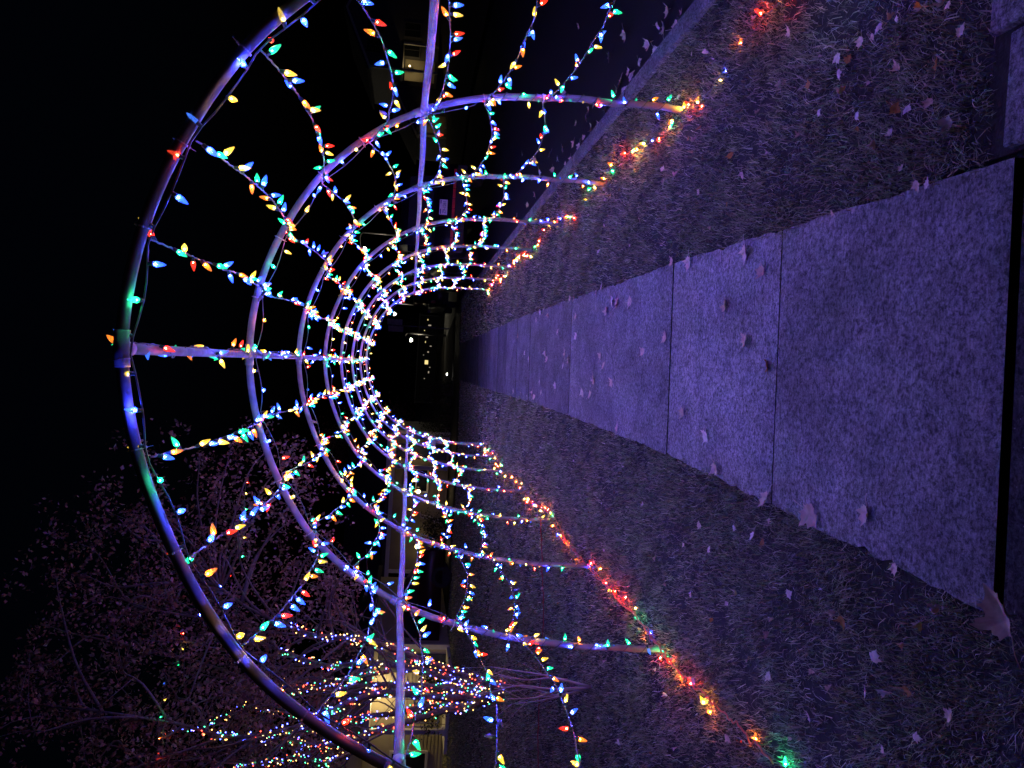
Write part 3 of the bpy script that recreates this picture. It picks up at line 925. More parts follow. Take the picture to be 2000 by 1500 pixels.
for i, (px, py) in enumerate(by_depth(strip_px)):
    dk = px in (1365, 1427, 1655, 1060) or i % 9 == 4
    drop_leaf(ground_at(px, py, .042), leaf_label('orange brown' if dk else 'pale curled', ground_at(px, py), 'strip'),
              'brown leaves in the grass strip' if dk else 'pale leaves in the grass strip', random.uniform(.24, .58), dk, random.choice((.25, .45)))
street_px = [(1285, 50), (1297, 58), (1275, 110), (1280, 98), (1262, 132), (1243, 165), (1235, 150), (1220, 180), (1200, 222), (1190, 235), (1155, 250), (1160, 205), (1125, 240), (1120, 280), (1115, 310), (1100, 290),
             (1105, 322), (1090, 310), (1075, 300), (1130, 50), (1155, 95), (1220, 65), (1170, 245), (1065, 350), (1045, 380), (1150, 215), (1147, 228), (1205, 175), (1212, 160), (1228, 140), (1250, 120), (1266, 85),
             (1330, 30), (1320, 55), (1300, 90), (1080, 330), (1055, 335), (1040, 350), (1030, 400), (1010, 420), (1185, 215), (1177, 260), (1140, 270), (1132, 285), (1095, 345), (1070, 380), (1305, 20), (1190, 110),
             (1100, 180), (1060, 220), (1020, 300), (1000, 340)]
for px, py in by_depth(street_px):
    drop_leaf(ground_at(px, py, -.11), leaf_label('tan street', ground_at(px, py, -.11), 'street'), 'leaves on the street', random.uniform(.75, 1.15), tilt=.2)

# ------------------------------------------------------------------ tree wrapped in mini lights
def leaf_cloud(centres, n_each, spread, leaf, c0, c1, rs):
    """many small folded leaves; colour varies leaf by leaf"""
    C = np.asarray([tuple(c) for c in centres]); n = len(C) * n_each
    P = np.repeat(C, n_each, 0) + rs.normal(0, 1, (n, 3)) * spread
    d = rs.normal(0, 1, (n, 3)); d[:, 2] -= .5; d /= np.linalg.norm(d, axis=1, keepdims=True)
    s = np.cross(d, rs.normal(0, 1, (n, 3))); s /= np.linalg.norm(s, axis=1, keepdims=True)
    nn = np.cross(d, s)
    L = leaf * rs.uniform(.6, 1.3, n)[:, None]
    v = np.stack([P, P + d * L * .5 + s * L * .3 + nn * L * .1, P + d * L, P + d * L * .5 - s * L * .3 + nn * L * .1], 1).reshape(-1, 3)
    t = rs.random(n)[:, None]
    col = np.asarray(c0) * (1 - t) + np.asarray(c1) * t
    col *= rs.uniform(.6, 1.25, n)[:, None]
    me = bpy.data.meshes.new('crown')
    me.vertices.add(len(v)); me.vertices.foreach_set('co', v.ravel())
    i = np.arange(n) * 4
    lp = np.stack([i, i + 1, i + 2, i, i + 2, i + 3], 1).ravel().astype(np.int32)
    me.loops.add(len(lp)); me.loops.foreach_set('vertex_index', lp)
    me.polygons.add(n * 2); me.polygons.foreach_set('loop_start', (np.arange(n * 2) * 3).astype(np.int32))
    a = me.attributes.new('tint', 'FLOAT_COLOR', 'POINT'); a.data.foreach_set('color', np.repeat(np.c_[col, np.ones(n)], 4, 0).ravel())
    me.update(calc_edges=True); me.validate()
    return me


TY = 10.6
base = ground_at(985, 1345); base = Vector((base.x, base.y, base.z)); TY = base.y
tree = tag(empty('wrapped_tree', base), 'spreading tree with dry reddish leaves, its limbs wound with mini lights', 'tree')
limb_px = [
    [(980, 1342), (940, 1332), (880, 1310), (800, 1280), (740, 1258), (670, 1246), (600, 1236), (500, 1195), (430, 1150)],
    [(975, 1345), (900, 1330), (800, 1304), (720, 1295), (640, 1300), (560, 1275), (450, 1230), (340, 1190)],
    [(975, 1347), (900, 1345), (800, 1340), (720, 1338), (650, 1345), (600, 1340), (500, 1330), (380, 1290), (250, 1260)],
    [(978, 1352), (930, 1362), (850, 1362), (760, 1352), (690, 1368), (640, 1392), (560, 1425), (450, 1440), (340, 1412), (200, 1390)],
    [(980, 1355), (930, 1374), (860, 1390), (780, 1415), (700, 1440), (620, 1465), (520, 1490), (400, 1510), (260, 1500)],
    [(978, 1350), (940, 1368), (870, 1372), (780, 1392), (700, 1402), (600, 1432), (540, 1462), (480, 1505)],
]
dep = [-.5, .3, .9, -.8, .2, 1.2]
limbs = []
trunk = MB()
rs = np.random.default_rng(4)
twig_ends = []
for li, px in enumerate(limb_px):
    n = len(px)
    ctrl = [base + Vector((0, 0, -.05))] + [at(x, y, TY + dep[li] * (i / n) * 2.0) for i, (x, y) in enumerate(px)]
    pts = smooth_path(ctrl, 44)
    limbs.append(pts)
    rad = np.interp(np.linspace(0, 1, 44), [0, .15, .5, 1], [.085, .06, .042, .012])
    pts2 = [p - base for p in pts]
    trunk.tube(pts2, rad, 8)
    # side branches and twigs
    for i in range(16, 44):
        if random.random() < .62:
            p = pts[i]; T = (pts[min(43, i + 1)] - pts[i - 1]).normalized()
            d = (T + Vector((random.gauss(0, .75), random.gauss(0, .75), random.gauss(.1, .45)))).normalized()
            L = random.uniform(.7, 2.0)
            br = smooth_path([p, p + d * L * .4 + Vector((0, 0, random.gauss(.04, .06))), p + d * L * .75 + Vector((random.gauss(0, .15), random.gauss(0, .15), .05)), p + d * L + Vector((random.gauss(0, .2), random.gauss(0, .2), random.gauss(0, .2)))], 10)
            trunk.tube([q - base for q in br], np.linspace(.018, .005, 10), 5)
            twig_ends += [br[6], br[9]]
            for _ in range(3):
                q = random.choice(br[3:]); e = (d + Vector((random.gauss(0, .8), random.gauss(0, .8), random.gauss(0, .6)))).normalized()
                tw = smooth_path([q, q + e * .3, q + e * .6 + Vector((random.gauss(0, .1), random.gauss(0, .1), random.gauss(0, .1)))], 5)
                trunk.tube([w - base for w in tw], np.linspace(.008, .003, 5), 4)
                twig_ends += [tw[2], tw[4]]
trunk.build('trunk', M['bark'], tree, True)
# outer crown: more clumps towards the outline the crown has
outline_px = [(60, 1300), (90, 1220), (110, 1130), (150, 1060), (230, 1010), (160, 1120), (300, 940), (260, 1000), (390, 900), (450, 880), (520, 880), (560, 900), (610, 935), (640, 1060), (180, 1450), (110, 1400), (270, 1080), (330, 1010),
              (420, 960), (480, 1000), (540, 960), (580, 1010), (400, 1080), (330, 1150), (200, 1200), (250, 1300), (150, 1330), (330, 1440), (500, 1110), (560, 1120), (670, 1130), (690, 1090), (300, 1250), (420, 1180), (260, 1410), (480, 1240)]
for (x, y) in outline_px:
    c = at(x, y, TY + random.uniform(-1.3, 1.5))
    near_l = min((p for l in limbs for p in l[20:]), key=lambda p: (p - c).length)
    br = smooth_path([near_l, near_l.lerp(c, .35) + Vector((random.gauss(0, .15), random.gauss(0, .15), .12)), near_l.lerp(c, .7) + Vector((random.gauss(0, .12), 0, .1)), c], 14)
    bmb = MB(); bmb.tube([q - base for q in br], np.linspace(.022, .005, 14), 5)
    bmb.build('branch', M['bark'], tree, True)
    twig_ends += [br[8], br[11], c] + [c + Vector((random.gauss(0, .32), random.gauss(0, .4), random.gauss(0, .3))) for _ in range(5)]
twig_ends = [t for t in twig_ends if t.z > 2.1]
crown = leaf_cloud([t - base for t in twig_ends], 24, .085, .06, (.2, .1, .065), (.36, .22, .15), rs)
crown.materials.append(M['foliage'])
link('crown', crown, tree)

GM = 'mini light strings wound round the limbs of the tree'
mini_lab = ['mini lights wound round the limb nearest the tunnel', 'mini lights wound round the second limb from the tunnel', 'mini lights wound round the upright middle limb',
            'mini lights wound round the limb that forks beside the house gable', 'mini lights wound round the outermost low limb', 'mini lights wound round the limb in front of the house siding']


def mini_string(pts, i0, i1, lab, dens, rr, group=GM):
    sub = resample(pts[i0:i1], .03)
    org = Vector(sub[0])
    t = tag(empty('mini_light_string', org), lab, 'light string', group)
    wire = []
    for i, p in enumerate(sub):
        a = i * .55
        f = i / len(sub)
        r = rr * (1 - .5 * f)
        wire.append(Vector(p) + Vector((math.cos(a), math.sin(a), .25 * math.sin(a * 1.7))) * r - org)
    b = MB(); b.tube(wire, .003, 4, False); b.build('cord', M['cord'], t)
    b = MB()
    nl = int(len(sub) * .03 * dens)
    for _ in range(nl):
        i = random.randrange(len(sub)); f = i / len(sub); r = rr * (1 - .5 * f) + .012
        v = Vector((random.gauss(0, 1), random.gauss(0, 1), random.gauss(0, 1))).normalized()
        c = Vector(sub[i]) - org + v * r * random.uniform(.9, 1.25)
        b.cur = random.choice((0, 0, 1, 1, 1, 2, 3, 3, 4, 4, 4))
        s = .0098
        n = len(b.v)
        b.v += [tuple(c + Vector(q) * s) for q in ((1, 0, 0), (0, 1, 0), (-1, 0, 0), (0, -1, 0), (0, 0, 1), (0, 0, -1))]
        for q in ((0, 1, 4), (1, 2, 4), (2, 3, 4), (3, 0, 4), (1, 0, 5), (2, 1, 5), (3, 2, 5), (0, 3, 5)):
            b.f.append(tuple(n + w for w in q)); b.m.append(b.cur)
    me = mesh_np('mini_bulbs', b.v, b.f, [MINI[k] for k in ('red', 'amber', 'warm', 'green', 'blue')], False, b.m)
    tag(link('mini_bulbs', me, t), kind='stuff')


for li, (a, e, dn) in enumerate(((3, 36, 66), (3, 34, 62), (3, 32, 66), (3, 38, 58), (3, 41, 56), (4, 40, 50))):
    mini_string(limbs[li], a, e, mini_lab[li], dn, .072)
extra = smooth_path([at(x, y, TY + .4) for x, y in ((560, 1330), (500, 1370), (440, 1400), (380, 1420), (335, 1430), (300, 1440))], 24)
mini_string(extra, 0, 24, 'mini lights along the thin upper branch above the nearest hoop', 45, .05)

for cpx, lab, dz in (([(760, 1312), (700, 1322), (640, 1335), (580, 1350), (525, 1370)], 'mini lights on the straight branch right of the tree fork', .2),
                     ([(720, 1440), (650, 1455), (590, 1450), (540, 1440), (510, 1455)], 'mini lights on the crooked branch before the house siding', -.5),
                     ([(640, 1420), (590, 1400), (545, 1390), (495, 1385)], 'mini lights on the short high branch of the tree', .5),
                     ([(690, 1470), (630, 1490), (575, 1480), (520, 1495)], 'mini lights on the lowest branch at the edge of the tree', -.3)):
    bp_ = smooth_path([at(x, y, TY + dz) for x, y in cpx], 22)
    bmb = MB(); bmb.tube([q - base for q in bp_], np.linspace(.03, .012, 22), 6); bmb.build('branch', M['bark'], tree, True)
    mini_string(bp_, 0, 22, lab, 48, .055)

# string of bigger bulbs slung round the crown
crown_px = [(488, 928), (480, 948), (470, 1080), (464, 1105), (440, 1140), (418, 1165), (395, 1190), (378, 1212), (356, 1245), (350, 1285), (345, 1300), (326, 1320), (322, 1345), (318, 1372), (310, 1397), (306, 1425), (312, 1475), (325, 1490)]
cp = smooth_path([at(x, y, TY - 1.4) for x, y in crown_px], 120)
light_string(cp, 'sparse string of coloured bulbs slung through the outer crown of the tree', .2, None, jitter=.45, name='crown_light_string')

# small bare shrub standing in the lawn between tree and tunnel
sb = ground_at(1155, 1342)
shrub = MB()
for tip in ((955, 1302), (975, 1318), (965, 1345), (990, 1365), (1000, 1375), (940, 1328), (1010, 1335)):
    top = at(tip[0], tip[1], sb.y + random.uniform(-.1, .2))
    mid = sb.lerp(top, .4) + Vector((random.gauss(0, .03), random.gauss(0, .03), .02))
    pth = smooth_path([sb, mid, sb.lerp(top, .7) + Vector((random.gauss(0, .03), 0, 0)), top], 12)
    shrub.tube([p - sb for p in pth], np.linspace(.012, .003, 12), 5)
    for _ in range(4):
        q = random.choice(pth[4:]); e = (top - sb).normalized() + Vector((random.gauss(0, .5), random.gauss(0, .4), random.gauss(0, .2)))
        shrub.tube([q - sb, q - sb + e * .12, q - sb + e * .26], np.array([.003, .0022, .0012]), 4)
o = shrub.build('bare_shrub', plain('pale_grey_stem', (.42, .37, .35), .7), None, True); o.location = sb
tag(o, 'small bare shrub of thin grey stems in the left lawn', 'shrub')


# ------------------------------------------------------------------ other plants
def far_tree(loc, h, w, lab, c0, c1, seed, name='garden_tree'):
    rs = np.random.default_rng(seed); random.seed(seed)
    t = tag(empty(name, loc), lab, 'tree')
    b = MB(); b.tube([(0, 0, -.2), (.05, 0, h * .25), (0, .05, h * .5), (0, 0, h * .85)], np.array([.16, .12, .08, .03]), 7)
    cen = []
    for _ in range(26):
        a = random.uniform(0, 6.28); z = random.uniform(.35, 1.0); r = w * math.sin(math.pi * min(1, z * .95)) * random.uniform(.5, 1)
        tip = Vector((r * math.cos(a), r * math.sin(a), h * z))
        s = Vector((0, 0, h * max(.2, z - .25)))
        b.tube(smooth_path([s, s.lerp(tip, .5) + Vector((0, 0, .1)), tip], 6), np.linspace(.04, .01, 6), 4)
        cen += [tip, s.lerp(tip, .75), tip + Vector((random.gauss(0, .4), random.gauss(0, .4), random.gauss(0, .3)))]
    b.build('trunk', M['bark'], t, True)
    me = leaf_cloud(cen, 60, .33, .14, c0, c1, rs); me.materials.append(M['foliage'])
    link('crown', me, t)
    return t


far_tree((-4.0, 38, far_drop(38)), 5.6, 2.4, 'dark reddish leafy tree behind the hedge beyond the tunnel end', (.16, .05, .04), (.2, .1, .05), 31)
far_tree((22, 40, far_drop(40) + 1.4), 7.5, 3.2, 'dark leafy tree on the far side of the street', (.06, .05, .04), (.1, .08, .05), 32)
far_tree((-17.5, 27, 0), 8.0, 3.0, 'dark tree standing behind the tan house', (.06, .04, .035), (.09, .06, .04), 33)
random.seed(77)


def hedge(x0, x1, y0, y1, h, z0, lab, name='hedge'):
    t = tag(empty(name, ((x0 + x1) / 2, (y0 + y1) / 2, z0)), lab, 'hedge')
    rs = np.random.default_rng(int(abs(x0 * 10) + 3))
    n = int((x1 - x0) * (y1 - y0) * 14) + 14
    cen = np.stack([rs.uniform(x0, x1, n) - (x0 + x1) / 2, rs.uniform(y0, y1, n) - (y0 + y1) / 2, rs.uniform(.1, h, n)], 1)
    me = leaf_cloud([Vector(c) for c in cen], 60, .13, .07, (.03, .045, .02), (.07, .07, .035), rs); me.materials.append(M['dark_hedge'])
    b = MB()
    for c in cen[::2]: b.tube([(c[0], c[1], -.05), (c[0] * .98, c[1], c[2])], np.array([.012, .004]), 4)
    b.build('stem', M['bark'], t)
    link('foliage', me, t)
    return t


p = at(855, 800, 30.0)
hedge(-2.9, -.75, 29.4, 31.2, 1.05, slope(-2) + far_drop(30), 'low dark hedge across the road at the end of the tunnel')
hedge(-9.8, -8.3, 19.9, 20.7, .75, -.09, 'small twiggy bush in front of the tan house porch', 'porch_bush')
hedge(-6.3, -5.4, 26.6, 27.4, .8, -.15, 'brown bush beside the bench of the middle house', 'garden_bush')


# ------------------------------------------------------------------ houses
def siding(mb, x0, x1, y, z0, z1, pitch=.13, face=-1):
    """overlapping boards of a wall facing -y"""
    z = z0
    while z < z1 - .01:
        zt = min(z1, z + pitch)
        mb.v += [(x0, y + face * .022, z), (x1, y + face * .022, z), (x1, y + face * .004, zt), (x0, y + face * .004, zt), (x0, y, z), (x1, y, z)]
        n = len(mb.v) - 6
        mb.f += [(n, n + 1, n + 2, n + 3), (n + 4, n + 5, n + 1, n)]; mb.m += [mb.cur, mb.cur]
        z = zt


def window(parent, x, y, z, w, h, glass='glass', cols=2, rows=1, frame_m='trim'):
    f = MB(); t = .07
    f.box(x - w / 2 - t, x + w / 2 + t, y - .075, y - .026, z + h / 2, z + h / 2 + t); f.box(x - w / 2 - t, x + w / 2 + t, y - .085, y - .026, z - h / 2 - t, z - h / 2)
    f.box(x - w / 2 - t, x - w / 2, y - .072, y - .026, z - h / 2, z + h / 2); f.box(x + w / 2, x + w / 2 + t, y - .072, y - .026, z - h / 2, z + h / 2)
    for c in range(1, cols): f.box(x - w / 2 + w * c / cols - .02, x - w / 2 + w * c / cols + .02, y - .062, y - .03, z - h / 2, z + h / 2)
    for r_ in range(1, rows): f.box(x - w / 2, x + w / 2, y - .06, y - .031, z - h / 2 + h * r_ / rows - .02, z - h / 2 + h * r_ / rows + .02)
    fo = f.build('window', M[frame_m], parent)
    g_ = MB(); g_.box(x - w / 2, x + w / 2, y - .046, y - .028, z - h / 2, z + h / 2)
    g_.build('pane', M[glass] if isinstance(glass, str) else glass, fo)
    return fo


def lamp(parent, p, energy, col=(1, .74, .34), bulb_r=.06, name='porch_lamp'):
    """wall lamp: bracket, glowing globe and the light it gives"""
    b = MB(); b.box(p[0] - .05, p[0] + .05, p[1] + .05, p[1] + .16, p[2] - .08, p[2] + .1); b.box(p[0] - .02, p[0] + .02, p[1] - .02, p[1] + .07, p[2] + .07, p[2] + .1)
    lo = b.build(name, M['lamp_metal'], parent)
    b = MB(); b.lathe([(bulb_r * .4, -bulb_r), (bulb_r * .9, -bulb_r * .5), (bulb_r, 0), (bulb_r * .85, bulb_r * .6), (bulb_r * .3, bulb_r)], 10, p)
    gl = b.build('globe', emit('lamp_globe_glow', col, 9), lo, True)
    ld = bpy.data.lights.new('lamp_light', 'POINT'); ld.energy = energy; ld.color = col; ld.shadow_soft_size = .05
    l_ = bpy.data.objects.new('lamp_light', ld); COL.objects.link(l_); l_.parent = lo; l_.location = (p[0], p[1] - .13, p[2])
    return lo


def gable_house(name, label, loc, w, d, eave, peak, wall_m, pitch=.13, rz=0.0, gable_front=True):
    t = tag(empty(name, loc, rz), label, 'house')
    core = MB()
    if gable_front:
        core.prism([(-w / 2, 0), (w / 2, 0), (w / 2, eave), (0, peak), (-w / 2, eave)], .03, d)
    else:
        core.prism([(.03, 0), (d, 0), (d, eave), (d / 2, peak), (.03, eave)], -w / 2, w / 2, 'x')
    core.build('wall', M[wall_m], t)
    s = MB(); siding(s, -w / 2, w / 2, .02, 0, eave, pitch)
    if gable_front:
        z = eave
        while z < peak - .05:
            hw = w / 2 * (1 - (z - eave) / (peak - eave)); siding(s, -hw, hw, .02, z, min(peak, z + pitch), pitch); z += pitch
    tag(s.build('siding', M[wall_m], t), kind='stuff')
    r = MB(); o_ = .35
    if gable_front:
        k = (peak - eave) / (w / 2)
        for sg in (-1, 1):
            a = [(0, peak + .02), (sg * (w / 2 + o_), eave - k * o_ + .02), (sg * (w / 2 + o_), eave - k * o_ + .16), (0, peak + .18)]
            r.prism(a, -.4, d + .3)
    else:
        k = (peak - eave) / (d / 2)
        r.prism([(-o_, eave - k * o_ + .02), (d / 2, peak + .02), (d / 2, peak + .18), (-o_, eave - k * o_ + .16)], -w / 2 - .3, w / 2 + .3, 'x')
        r.prism([(d + o_, eave - k * o_ + .02), (d / 2, peak + .02), (d / 2, peak + .18), (d + o_, eave - k * o_ + .16)], -w / 2 - .3, w / 2 + .3, 'x')
    r.build('roof', M['roof'], t)
    tr = MB()
    for x in (-w / 2, w / 2): tr.box(x - .07, x + .07, -.03, .05, 0, eave)
    if gable_front:
        for sg in (-1, 1):
            tr.prism([(0, peak - .16), (sg * (w / 2 + o_), eave - k * o_ - .16), (sg * (w / 2 + o_), eave - k * o_ + .02), (0, peak + .02)], -.42, -.38)
    else: tr.box(-w / 2 - .3, w / 2 + .3, -o_ - .03, -o_ + .01, eave - k * o_ - .14, eave - k * o_ + .02)
    tr.build('trim', M['trim'], t)
    return t


# tan house behind the tree
hb = gable_house('tan_house', 'tan sided house with a lit porch behind the wrapped tree', (-11.3, 21.6, -.12), 6.4, 7.0, 2.35, 3.75, 'siding', .105)
window(hb, -.45, .02, 1.02, 1.15, .95)
for x in (1.35, 2.35):                                       # two slim porch columns
    b = MB(); b.box(x - .06, x + .06, -1.3, -1.18, .15, 2.15); b.box(x - .09, x + .09, -1.33, -1.15, .12, .22); b.box(x - .09, x + .09, -1.33, -1.15, 2.05, 2.15)
    b.build('porch_column', M['trim'], hb)
b = MB(); b.box(.8, 3.2, -1.45, -.03, 2.15, 2.3); b.build('porch_roof', M['trim'], hb)
b = MB(); b.box(.8, 3.2, -1.4, -.03, -.1, .12); b.build('porch_floor', M['trim'], hb)
b = MB()
b.box(1.42, 2.28, -1.27, -1.22, .95, 1.0); b.box(1.42, 2.28, -1.27, -1.22, .3, .34)
for i in range(8): b.box(1.47 + i * .105, 1.50 + i * .105, -1.26, -1.23, .34, .95)
b.build('railing', M['trim'], hb)
b = MB(); b.box(2.45, 3.0, -.02, .0, .1, 2.05); b.build('door', M['shutter'], hb)
b = MB()
for i in range(9): b.box(-1.62, -1.32, -.05, -.02, .6 + i * .1, .68 + i * .1)
b.box(-1.66, -1.62, -.055, -.015, .55, 1.55); b.box(-1.32, -1.28, -.055, -.015, .55, 1.55)
b.build('shutter', M['shutter'], hb)
b = MB()
for i in range(4): b.box(-3.1, -2.0, -.9 + i * .2, -.7 + i * .2, -.1, .1 + i * .14)
b.build('porch_steps', M['trim'], hb)
lamp(hb, (1.9, -.35, 1.95), 34)
lamp(hb, (-2.2, -.35, 1.9), 22)

# middle house with porch lights
ha = gable_house('porch_house', 'low house with three warm porch lights beyond the left lawn', (-5.6, 30.5, -.25), 5.6, 6.0, 2.45, 4.0, 'siding_dim', .13, gable_front=False)
window(ha, .9, .02, 1.25, .85, .85, cols=1, rows=2)
b = MB(); b.box(1.75, 2.35, -.03, 0.0, .1, 2.1); dr = b.build('door', M['shutter'], ha)
b = MB(); b.box(1.8, 1.85, -.05, -.03, 1.0, 1.08); b.build('handle', M['rim'], dr)
for x in (1.55, 2.7):
    b = MB(); b.box(x - .07, x + .07, -1.1, -.96, .1, 2.3); b.build('porch_column', M['trim'], ha)
b = MB(); b.box(1.4, 2.85, -1.3, -.03, 2.3, 2.45); b.build('porch_roof', M['trim'], ha)
lamp(ha, (2.0, -.35, 1.4), 2.6)
lamp(ha, (.5, -.35, 1.15), 2.6, bulb_r=.08)
lamp(ha, (-1.7, -.35, 1.05), 3, bulb_r=.1)
bench = tag(empty('garden_bench', (-6.2, 28.9, -.2)), 'pale curved metal bench on the porch of the middle house', 'bench')
b = MB(); b.tube(smooth_path([(-.5, 0, .42), (.1, 0, .42), (.25, .03, .6), (.32, .08, .95), (.42, .1, 1.0)], 16), .02, 6); b.build('seat', M['trim'], bench, True)
b = MB(); b.tube(smooth_path([(-.5, .5, .42), (.1, .5, .42), (.25, .53, .6), (.32, .58, .95), (.42, .6, 1.0)], 16), .02, 6)
for i in range(5): b.box(-.5 + i * .15, -.42 + i * .15, .0, .5, .42, .445)
b.build('slats', M['trim'], bench, True)
for x in (-.45, .15):
    for y in (.02, .48):
        b = MB(); b.box(x - .02, x + .02, y - .02, y + .02, -.05, .42); b.build('leg', M['trim'], bench)

# houses on the far side of the street
pc = at(830, 70, 55)
hc = gable_house('grey_house', 'two storey grey house across the street with a lit porch', (24.5, 55, .85), 7.5, 8, 4.9, 6.6, 'siding_grey', .16)
for z in (1.6, 4.2):
    for x in (-2.3, -.9): window(hc, x, .02, z + .3, .95, 1.1, frame_m='siding_grey')
window(hc, 2.0, .02, 4.4, 1.0, 1.1, frame_m='siding_grey')
b = MB(); b.box(-4.6, -2.6, -2.2, -.05, 2.4, 2.6); b.build('porch_roof', M['siding_grey'], hc)
b = MB(); siding(b, -4.5, -3.0, -.03, .2, 2.3, .16); tag(b.build('porch_wall', M['siding'], hc), kind='stuff')
for x in (-4.5, -2.7):
    b = MB(); b.box(x - .07, x + .07, -2.1, -1.96, .0, 2.4); b.build('porch_column', M['trim'], hc)
lamp(hc, (-3.7, -.7, 1.95), 12)
pd = at(832, 238, 58)
hd = gable_house('cottage', 'small dark cottage across the street with a yellow lit porch', (20.4, 58, -.4), 6.5, 7, 2.6, 4.4, 'siding_grey', .16)
b = MB(); siding(b, -3.0, -1.7, -.03, .2, 2.3, .25); tag(b.build('porch_wall', M['siding'], hd), kind='stuff')
b = MB(); b.box(-3.2, -1.4, -1.6, -.04, 2.3, 2.5); b.build('porch_roof', M['siding_grey'], hd)
b = MB()
for i in range(4): b.box(-3.0, -1.8, -1.7 - .28 * i, -1.42 - .28 * i, -.2, .45 - .16 * i)
b.build('porch_steps', M['trim'], hd)
lamp(hd, (-2.3, -.7, 1.8), 2.5)

# far building at the end of the street
pf = at(846, 702, 140)
fb = gable_house('far_shop', 'distant low building with lit yellow windows at the end of the street', (pf.x, 140, far_drop(140)), 16, 9, 3.6, 5.4, 'siding_grey', .3, gable_front=False)
yel = emit('lit_window_glow', (1, .78, .3), 1.1); wht = emit('white_window_glow', (1, .84, .6), .45)
for x, w, h, z, mm in ((-.6, .75, .6, 1.7, yel), (1.3, .2, .25, 1.5, wht), (.7, .12, .12, 2.3, wht), (4.0, .16, .4, 1.9, wht), (-2.4, .35, .18, 1.2, wht), (6.2, .2, .5, 1.5, wht), (5.2, .12, .14, 2.4, yel),
                       (2.4, .14, .3, 1.1, wht), (3.1, .3, .12, 2.1, yel), (-3.6, .14, .14, 1.9, wht), (-1.5, .12, .2, 1.05, wht), (7.2, .25, .16, 1.9, yel)):
    window(fb, x, .02, z, w, h, glass=mm, cols=1)


# ------------------------------------------------------------------ street lamps, signs
def street_lamp(head, arm, lab, energy, r):
    zb = slope(3) * 0 + far_drop(head[1]) - .05
    t = tag(empty('street_lamp', (head[0] + arm, head[1], zb)), lab, 'street lamp', 'lit street lamps')
    top = head[2] - zb + .25
    b = MB(); b.tube([(0, 0, 0), (0, 0, top * .5), (0, 0, top)], np.array([.1, .085, .065]), 8); b.build('pole', M['lamp_metal'], t, True)
    b = MB(); b.tube(smooth_path([(0, 0, top - .05), (-arm * .25, 0, top + .18), (-arm * .7, 0, top + .12), (-arm, 0, top - .12)], 12), .04, 6); b.build('arm', M['lamp_metal'], t, True)
    b = MB(); b.lathe([(r * .3, .22), (r * 1.1, .1), (r * 1.15, .04)], 10, (-arm, 0, top - .25)); hd_ = b.build('lamp_head', M['lamp_metal'], t, True)
    b = MB(); b.lathe([(r * .3, -r), (r * .85, -r * .6), (r, 0), (r * .9, .05)], 10, (-arm, 0, top - .25)); b.build('globe', emit('street_lamp_glow', (1, .93, .72), 14), hd_, True)
    ld = bpy.data.lights.new('lamp_light', 'POINT'); ld.energy = energy; ld.color = (1, .88, .62); ld.shadow_soft_size = .1
    l_ = bpy.data.objects.new('lamp_light', ld); COL.objects.link(l_); l_.parent = hd_; l_.location = (-arm, 0, top - .75)


p = at(711, 487, 74); street_lamp(p, 1.6, 'tallest lit street lamp with its arm over the street', 160, .24)
p = at(802, 664, 62); street_lamp(p, .55, 'lit street lamp with short arm near the two sign boards', 60, .16)
p = at(770, 613, 88); street_lamp(p, 1.2, 'small lit street lamp left of the parked truck', 120, .2)
p = at(875, 731, 44)
bo = tag(empty('bollard_lamp', (p.x, 44, far_drop(44) - .05)), 'low white bollard lamp beside the cross street', 'bollard lamp')
hh = p.z - far_drop(44) + .05
b = MB(); b.lathe([(.06, 0), (.05, hh - .1)], 8); b.build('post', M['lamp_metal'], bo)
b = MB(); b.lathe([(.05, hh - .1), (.09, hh - .03), (.09, hh + .04), (.04, hh + .1)], 10); b.build('globe', emit('bollard_glow', (1, .95, .88), 8), bo, True)

p = at(870, 642, 44)
sg = tag(empty('road_sign', (p.x, 44, far_drop(44) - .1)), 'road sign post with two upright rectangular boards side by side', 'road sign')
pt = at(786, 640, 44); zt = pt.z - (far_drop(44) - .1)
b = MB(); b.box(-.03, .03, -.03, .03, 0, zt + .6); b.build('post', M['lamp_metal'], sg)
for x0, dz in ((-.37, -.05), (.03, .02)):
    b = MB(); b.box(x0, x0 + .32, -.06, -.035, zt + dz, zt + dz + .85); b.build('board', M['sign_back'], sg, bevel=.008)

# white post with a box, just past the last hoop on the left
pb = at(950, 868, 15.6)
mbx = tag(empty('post_box', (pb.x, 15.6, slope(pb.x))), 'white post with a small box on top beside the last hoop', 'post box')
pz = at(850, 868, 15.6).z - slope(pb.x)
b = MB(); b.box(-.028, .028, -.028, .028, -.05, pz); b.build('post', M['pvc'], mbx, bevel=.004)
b = MB(); b.box(-.13, .11, -.16, .16, pz, pz + .1); b.prism([(-.13, pz + .1), (.11, pz + .1), (.06, pz + .15), (-.01, pz + .17), (-.08, pz + .15)], -.16, .16)
bx = b.build('box', M['pvc'], mbx)
b = MB(); b.box(.112, .12, -.05, .1, pz + .04, pz + .08); b.build('flag', M['red_lens'], bx)


